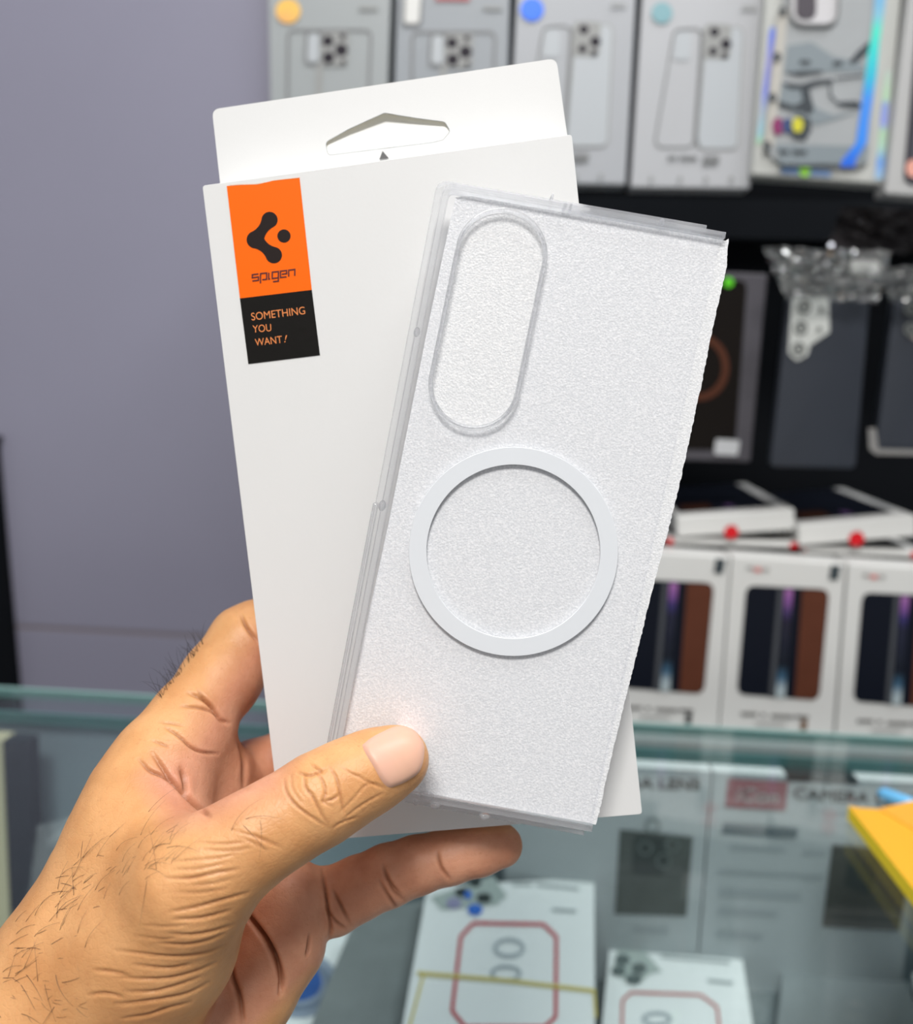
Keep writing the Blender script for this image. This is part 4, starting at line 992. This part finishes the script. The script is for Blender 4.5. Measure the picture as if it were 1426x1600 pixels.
TH = (0.0, 0.232); PA = (0.232, 0.4); AL = (0.0, 0.4)
for p in ([(365, 350), (375, 400), (410, 450), (460, 490), (545, 545)], [(445, 330), (450, 380), (480, 420), (510, 480), (540, 530)], [(480, 310), (520, 360), (530, 410), (520, 440), (560, 460)],
          [(545, 300), (575, 350), (590, 420), (605, 490)], [(420, 325), (470, 335), (530, 310)], [(520, 440), (560, 430), (585, 410)], [(470, 290), (500, 310), (520, 330)]):
    CRE.append((K5(p), 0.55, 1.9, TH))
for p in ([(590, 480), (640, 430), (700, 370), (770, 385)], [(640, 330), (700, 360), (770, 390)], [(600, 510), (680, 450), (760, 405)], [(560, 545), (600, 520), (660, 500)], [(395, 330), (400, 390), (440, 450)], [(590, 300), (640, 330), (680, 340)]):
    CRE.append((K5(p), 0.28, 1.7, TH))
for p in ([(280, 790), (420, 790), (560, 760), (690, 740)], [(300, 980), (450, 950), (600, 910), (740, 870)], [(320, 1020), (480, 1010), (640, 970)], [(300, 1100), (420, 1105), (540, 1085), (650, 1050)],
          [(0, 1190), (150, 1210), (300, 1225), (420, 1220), (520, 1200), (610, 1160)], [(0, 1340), (150, 1350), (300, 1345), (440, 1310), (560, 1260)], [(0, 1490), (120, 1480), (260, 1460), (400, 1430), (520, 1370)],
          [(40, 1570), (180, 1550), (300, 1510), (420, 1480)], [(240, 1150), (380, 1160), (500, 1140), (600, 1100)], [(100, 1270), (280, 1290), (420, 1270)], [(60, 1420), (200, 1420), (330, 1390), (470, 1340)], [(-120, 1300), (-20, 1310), (80, 1330)], [(-150, 1440), (-60, 1430), (40, 1450)]):
    CRE.append((K3(p), 0.52, 3.3, AL))
for p in ([(300, 700), (420, 690), (560, 680), (700, 650)], [(420, 830), (540, 820), (660, 790)], [(700, 560), (760, 590), (850, 640)], [(320, 745), (480, 735), (640, 700)], [(480, 630), (620, 640), (760, 620)], [(450, 590), (600, 600), (720, 590)],
          [(330, 870), (470, 870), (620, 850)], [(760, 540), (840, 590), (930, 620)], [(640, 520), (780, 560), (900, 600)], [(150, 1050), (280, 1060), (400, 1050)], [(100, 1110), (260, 1130), (340, 1120)]):
    CRE.append((K3(p), 0.25, 2.0, AL))
CRE += [(K3([(695, 950), (760, 1030), (830, 1120), (890, 1230), (925, 1350), (918, 1430)]), 3.4, 5.5, PA), (K3([(1150, 740), (1165, 850), (1180, 960), (1195, 1050), (1190, 1120)]), 1.3, 3.2, PA), (K3([(1080, 1100), (1072, 1180), (1062, 1220)]), 1.1, 3.2, PA),
        (K3([(625, 1190), (650, 1330), (690, 1450), (712, 1600)]), 1.6, 5.0, PA)]
CRE += [(K3([(130, 130), (190, 190), (260, 222), (320, 260)]), 0.9, 3.5, AL), (K3([(205, 95), (260, 170), (310, 240), (400, 335), (470, 400), (520, 445)]), 1.6, 5.0, AL), (K2([(280, 1050), (380, 1110), (480, 1200), (570, 1240), (680, 1250)]), 0.8, 3.2, AL),
        (K2([(460, 790), (560, 830), (640, 900), (700, 990), (760, 1020)]), 1.3, 4.2, AL), (K2([(530, 770), (590, 850), (650, 920)]), 0.7, 3, AL), (K2([(400, 890), (520, 900), (620, 930), (690, 970)]), 0.6, 3, AL), (K2([(860, 205), (900, 290), (985, 405)]), 1.3, 3.5, AL),
        (K2([(400, 1360), (430, 1450), (440, 1560)]), 1.2, 6, AL), (K2([(230, 1010), (330, 1020), (420, 1040)]), 0.4, 3, AL), (K2([(180, 1150), (260, 1180), (310, 1200)]), 0.4, 3, AL), (K2([(830, 1120), (880, 1280), (880, 1500)]), 1.6, 5, AL)]
for p in ([(760, 690), (780, 750), (830, 810)], [(745, 755), (790, 830), (815, 865)], [(975, 640), (990, 700), (1025, 750)], [(560, 790), (590, 850), (630, 930)], [(530, 860), (570, 915), (610, 945)], [(770, 720), (800, 790), (840, 830)]):
    CRE.append((K5(p), 0.75, 3.6, PA))
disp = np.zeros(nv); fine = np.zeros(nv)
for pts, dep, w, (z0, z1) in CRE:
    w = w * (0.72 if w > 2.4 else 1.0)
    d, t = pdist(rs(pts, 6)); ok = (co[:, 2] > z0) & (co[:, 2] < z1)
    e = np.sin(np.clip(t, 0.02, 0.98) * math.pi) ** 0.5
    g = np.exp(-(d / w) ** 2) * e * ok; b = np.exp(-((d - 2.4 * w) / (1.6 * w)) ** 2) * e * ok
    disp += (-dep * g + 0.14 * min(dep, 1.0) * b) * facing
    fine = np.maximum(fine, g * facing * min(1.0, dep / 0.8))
# broad bumps: knuckle of the thumb, pads of the palm
co2 = co + nm * (disp * 0.001)[:, None]

# palm side / back side colouring of the skin
def soft(pts, blur):
    """1 inside the outline, fading over `blur` px"""
    ins = np.zeros(nv, bool); N = len(pts)
    for i in range(N):
        x0, y0 = pts[i]; x1, y1 = pts[(i + 1) % N]
        c = ((y0 > PY) != (y1 > PY)) & (PX < (x1 - x0) * (PY - y0) / (y1 - y0 + 1e-9) + x0); ins ^= c
    d, _ = pdist(pts + [pts[0]]); return np.clip(0.5 + np.where(ins, d, -d) / blur, 0, 1)
palm = soft([(300, 1150), (345, 1060), (400, 985), (460, 960), (480, 1100), (440, 1240), (320, 1290), (262, 1289), (225, 1215), (262, 1180)], 50)
palm = np.maximum(palm, soft(K3([(700, 960), (760, 860), (940, 690), (1300, 520), (2700, 500), (2700, 900), (1100, 1300), (700, 1700), (420, 1700), (560, 1400), (640, 1150)]), 26) * (co[:, 2] > 0.2315))
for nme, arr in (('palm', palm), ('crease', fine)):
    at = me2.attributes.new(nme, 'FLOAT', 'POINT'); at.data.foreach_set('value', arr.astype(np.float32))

M_skin = bpy.data.materials.new('skin'); M_skin.use_nodes = True
nt = M_skin.node_tree; bs = nt.nodes['Principled BSDF']; NL = nt.links.new
bs.inputs['Roughness'].default_value = 0.44; bs.inputs['Specular IOR Level'].default_value = 0.42
bs.inputs['Subsurface Weight'].default_value = 0.14; bs.inputs['Subsurface Radius'].default_value = (0.0030, 0.0012, 0.0006); bs.inputs['Subsurface Scale'].default_value = 1.0
tc = nt.nodes.new('ShaderNodeTexCoord')
def attr(n):
    a = nt.nodes.new('ShaderNodeAttribute'); a.attribute_name = n; return a.outputs['Fac']
def mixc(fac, A, B):
    m = nt.nodes.new('ShaderNodeMix'); m.data_type = 'RGBA'
    if isinstance(fac, float): m.inputs['Factor'].default_value = fac
    else: NL(fac, m.inputs['Factor'])
    for v, k in ((A, 'A'), (B, 'B')):
        if isinstance(v, tuple): m.inputs[k].default_value = (*v, 1)
        else: NL(v, m.inputs[k])
    return m.outputs['Result']
def noise(sc, det=4):
    n_ = nt.nodes.new('ShaderNodeTexNoise'); n_.inputs['Scale'].default_value = sc; n_.inputs['Detail'].default_value = det
    NL(tc.outputs['Object'], n_.inputs['Vector']); return n_.outputs['Fac']
def ramp(x, p0, p1):
    r = nt.nodes.new('ShaderNodeMapRange'); r.inputs['From Min'].default_value = p0; r.inputs['From Max'].default_value = p1; NL(x, r.inputs['Value']); return r.outputs['Result']
back_c = mixc(ramp(noise(75), 0.35, 0.65), (0.74, 0.385, 0.165), (0.62, 0.295, 0.115))
palm_c = mixc(ramp(noise(90), 0.35, 0.65), (0.72, 0.35, 0.215), (0.58, 0.25, 0.145))
col = mixc(attr('palm'), back_c, palm_c)
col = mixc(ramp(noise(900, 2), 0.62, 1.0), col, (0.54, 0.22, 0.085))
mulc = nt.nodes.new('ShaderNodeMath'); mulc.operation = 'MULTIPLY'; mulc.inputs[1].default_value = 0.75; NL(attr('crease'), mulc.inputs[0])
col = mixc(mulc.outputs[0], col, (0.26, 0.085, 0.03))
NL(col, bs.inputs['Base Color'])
vo = nt.nodes.new('ShaderNodeTexVoronoi'); vo.feature = 'DISTANCE_TO_EDGE'; vo.inputs['Scale'].default_value = 700; NL(tc.outputs['Object'], vo.inputs['Vector'])
vr = ramp(vo.outputs['Distance'], 0.0, 0.12)
wv = nt.nodes.new('ShaderNodeTexNoise'); wv.inputs['Scale'].default_value = 300; wv.inputs['Detail'].default_value = 6; NL(tc.outputs['Object'], wv.inputs['Vector'])
sm_ = nt.nodes.new('ShaderNodeMath'); sm_.operation = 'MULTIPLY_ADD'; sm_.inputs[1].default_value = 0.13; NL(vr, sm_.inputs[0]); NL(wv.outputs['Fac'], sm_.inputs[2])
bp = nt.nodes.new('ShaderNodeBump'); bp.inputs['Strength'].default_value = 0.60; bp.inputs['Distance'].default_value = 0.00035
NL(sm_.outputs[0], bp.inputs['Height']); NL(bp.outputs['Normal'], bs.inputs['Normal'])

# camera axes -> shop axes
B3 = np.array(R3 @ Matrix(((1, 0, 0), (0, -1, 0), (0, 0, -1))))
Wc = co2 @ B3.T + np.array(CAM)
base = Vector(at_d(400, 1400, 0.245))
me2.vertices.foreach_set('co', (Wc - np.array(base)).ravel().astype(np.float32))
me2.name = 'hand'; me2.materials.clear(); me2.materials.append(M_skin)
me2.shade_smooth(); me2.update()
hand = bpy.data.objects.new('person', me2); COL.objects.link(hand); hand.location = base
tag(hand, 'bare left hand and wrist of a person gripping the white box and clear case', 'person')
vis = np.flatnonzero((PX[F2[:, 0]] > -60) & (PX[F2[:, 0]] < 900) & (PY[F2[:, 0]] < 1660))      # only what hair and nail can sit on
uu, iv = np.unique(F2[vis], return_inverse=True)
bvh = BVHTree.FromPolygons(Wc[uu].tolist(), iv.reshape(-1, 4).tolist())
def skin(px, py):
    h = bvh.ray_cast(CAM, ray(px, py).normalized()); n = h[1]
    if h[0] is None: return None, None
    if n.dot(CAM - h[0]) < 0: n = -n
    return h[0], n

# thumb nail
def nailpx(p): return [(500 + x / 4.194, 1100 + y / 4.196) for x, y in p]
NP = nailpx([(272, 268), (330, 220), (420, 172), (505, 138), (560, 140), (630, 172), (680, 250), (686, 330), (672, 405), (640, 462), (560, 515), (500, 540), (455, 552), (420, 530), (385, 480), (350, 415), (310, 350), (285, 305)])
oc = Vector((sum(p[0] for p in NP) / len(NP), sum(p[1] for p in NP) / len(NP)))
NPs = rs(NP + [NP[0]], 3)[:-1]; RN = 9; vs = []; fs = []
c0, n0 = skin(oc.x, oc.y)
rings = []
for r in range(RN + 1):
    k = r / RN; ring = []
    for p in NPs:
        q = oc.lerp(Vector(p), k) ; h, n_ = skin(q.x, q.y)
        lift = 0.00030 + 0.00055 * (1 - k ** 6)
        ring.append(h + n_ * lift if k < 1 else h - n_ * 0.0001)
    rings.append(ring)
N = len(NPs)
vs = [c0 + n0 * 0.00085] + [p for ring in rings[1:] for p in ring]
for i in range(N): fs.append((0, 1 + i, 1 + (i + 1) % N))
for r in range(RN - 1):
    for i in range(N): a = 1 + r * N + i; b2 = 1 + r * N + (i + 1) % N; fs.append((a, a + N, b2 + N, b2))
M_nail = mat('thumb_nail', (0.72, 0.40, 0.33), rough=0.38, spec=0.3, noise=0.0, color2=(0.76, 0.46, 0.30), nscale=70, sss=0.08)
nail = finish('thumb_nail', vs, fs, M_nail, hand, None, True); nail['label'] = 'pale pink trimmed nail of the thumb'
# hairs
rnd = random.Random(11)
M_hair = mat('dark_hair', (0.022, 0.018, 0.020), rough=0.45)
def hairs(name, roots, label, stand=0.0):
    mb = MB()
    for (x, y), (dx, dy), ln, th in roots:
        if math.hypot(x - 118, y - 1368) < 42 and rnd.random() < 0.6: continue
        h, n_ = skin(x, y)
        if h is None: continue
        d = R3 @ Vector((dx, -dy, 0)); d = (d - n_ * d.dot(n_) * (1 - stand))
        if d.length < 1e-6: continue
        d.normalize(); sd = n_.cross(d); cv = rnd.uniform(-0.9, 0.9); pts = []
        for j in range(7):
            t = j / 6; pts.append(h + d * (ln * t) + n_ * (ln * (0.40 * t - 0.36 * t * t) - 0.0002) + sd * (cv * ln * 0.5 * t * t))
        mb.tube(pts, [th * (1 - 0.75 * j / 6) for j in range(7)], 4)
    o = mb.build(name, M_hair, hand, True); o['kind'] = 'stuff'; o['label'] = label
R_ = []
for _ in range(110):
    t = rnd.random(); x = -10 + t * 130 + abs(rnd.gauss(0, 22)); y = 1475 - t * 160 + abs(rnd.gauss(0, 55))
    a = rnd.gauss(-0.1, 0.8); R_.append(((x, y), (math.cos(a), math.sin(a)), rnd.uniform(0.005, 0.0105), 0.000060))
for _ in range(60):
    x = rnd.uniform(90, 270); y = 1400 - (x - 90) * 0.35 + rnd.gauss(0, 24); a = rnd.gauss(-0.6, 0.6)
    R_.append(((x, y), (math.cos(a), math.sin(a)), rnd.uniform(0.004, 0.010), 0.000045))
for _ in range(60):
    x = rnd.uniform(0, 120); y = 1520 + rnd.uniform(-30, 70); a = rnd.gauss(0.2, 0.5); R_.append(((x, y), (math.cos(a), math.sin(a)), rnd.uniform(0.002, 0.005), 0.00004))
for p, q in (((230, 1365), (40, 90)), ((375, 1285), (60, 55)), ((380, 1280), (45, -10)), ((360, 1300), (10, -30)), ((405, 1275), (20, 60)), ((225, 1350), (40, 40)), ((110, 1310), (40, 55)), ((130, 1305), (20, 50))):
    R_.append((p, q, rnd.uniform(0.008, 0.012), 0.00005))
hairs('arm_hair', R_, 'dark hairs on the wrist and back of the hand', 0.35)
R_ = []
for _ in range(46):
    t = rnd.random(); x = 249 + t * 68 + rnd.uniform(0, 4); y = 1090 - t * 88 + rnd.uniform(0, 3); a = rnd.gauss(-2.0, 0.55)
    R_.append(((x, y), (math.cos(a), math.sin(a)), rnd.uniform(0.003, 0.0075), 0.00006))
hairs('finger_hair', R_, 'dark hairs standing off the back of the index finger', 1.0)
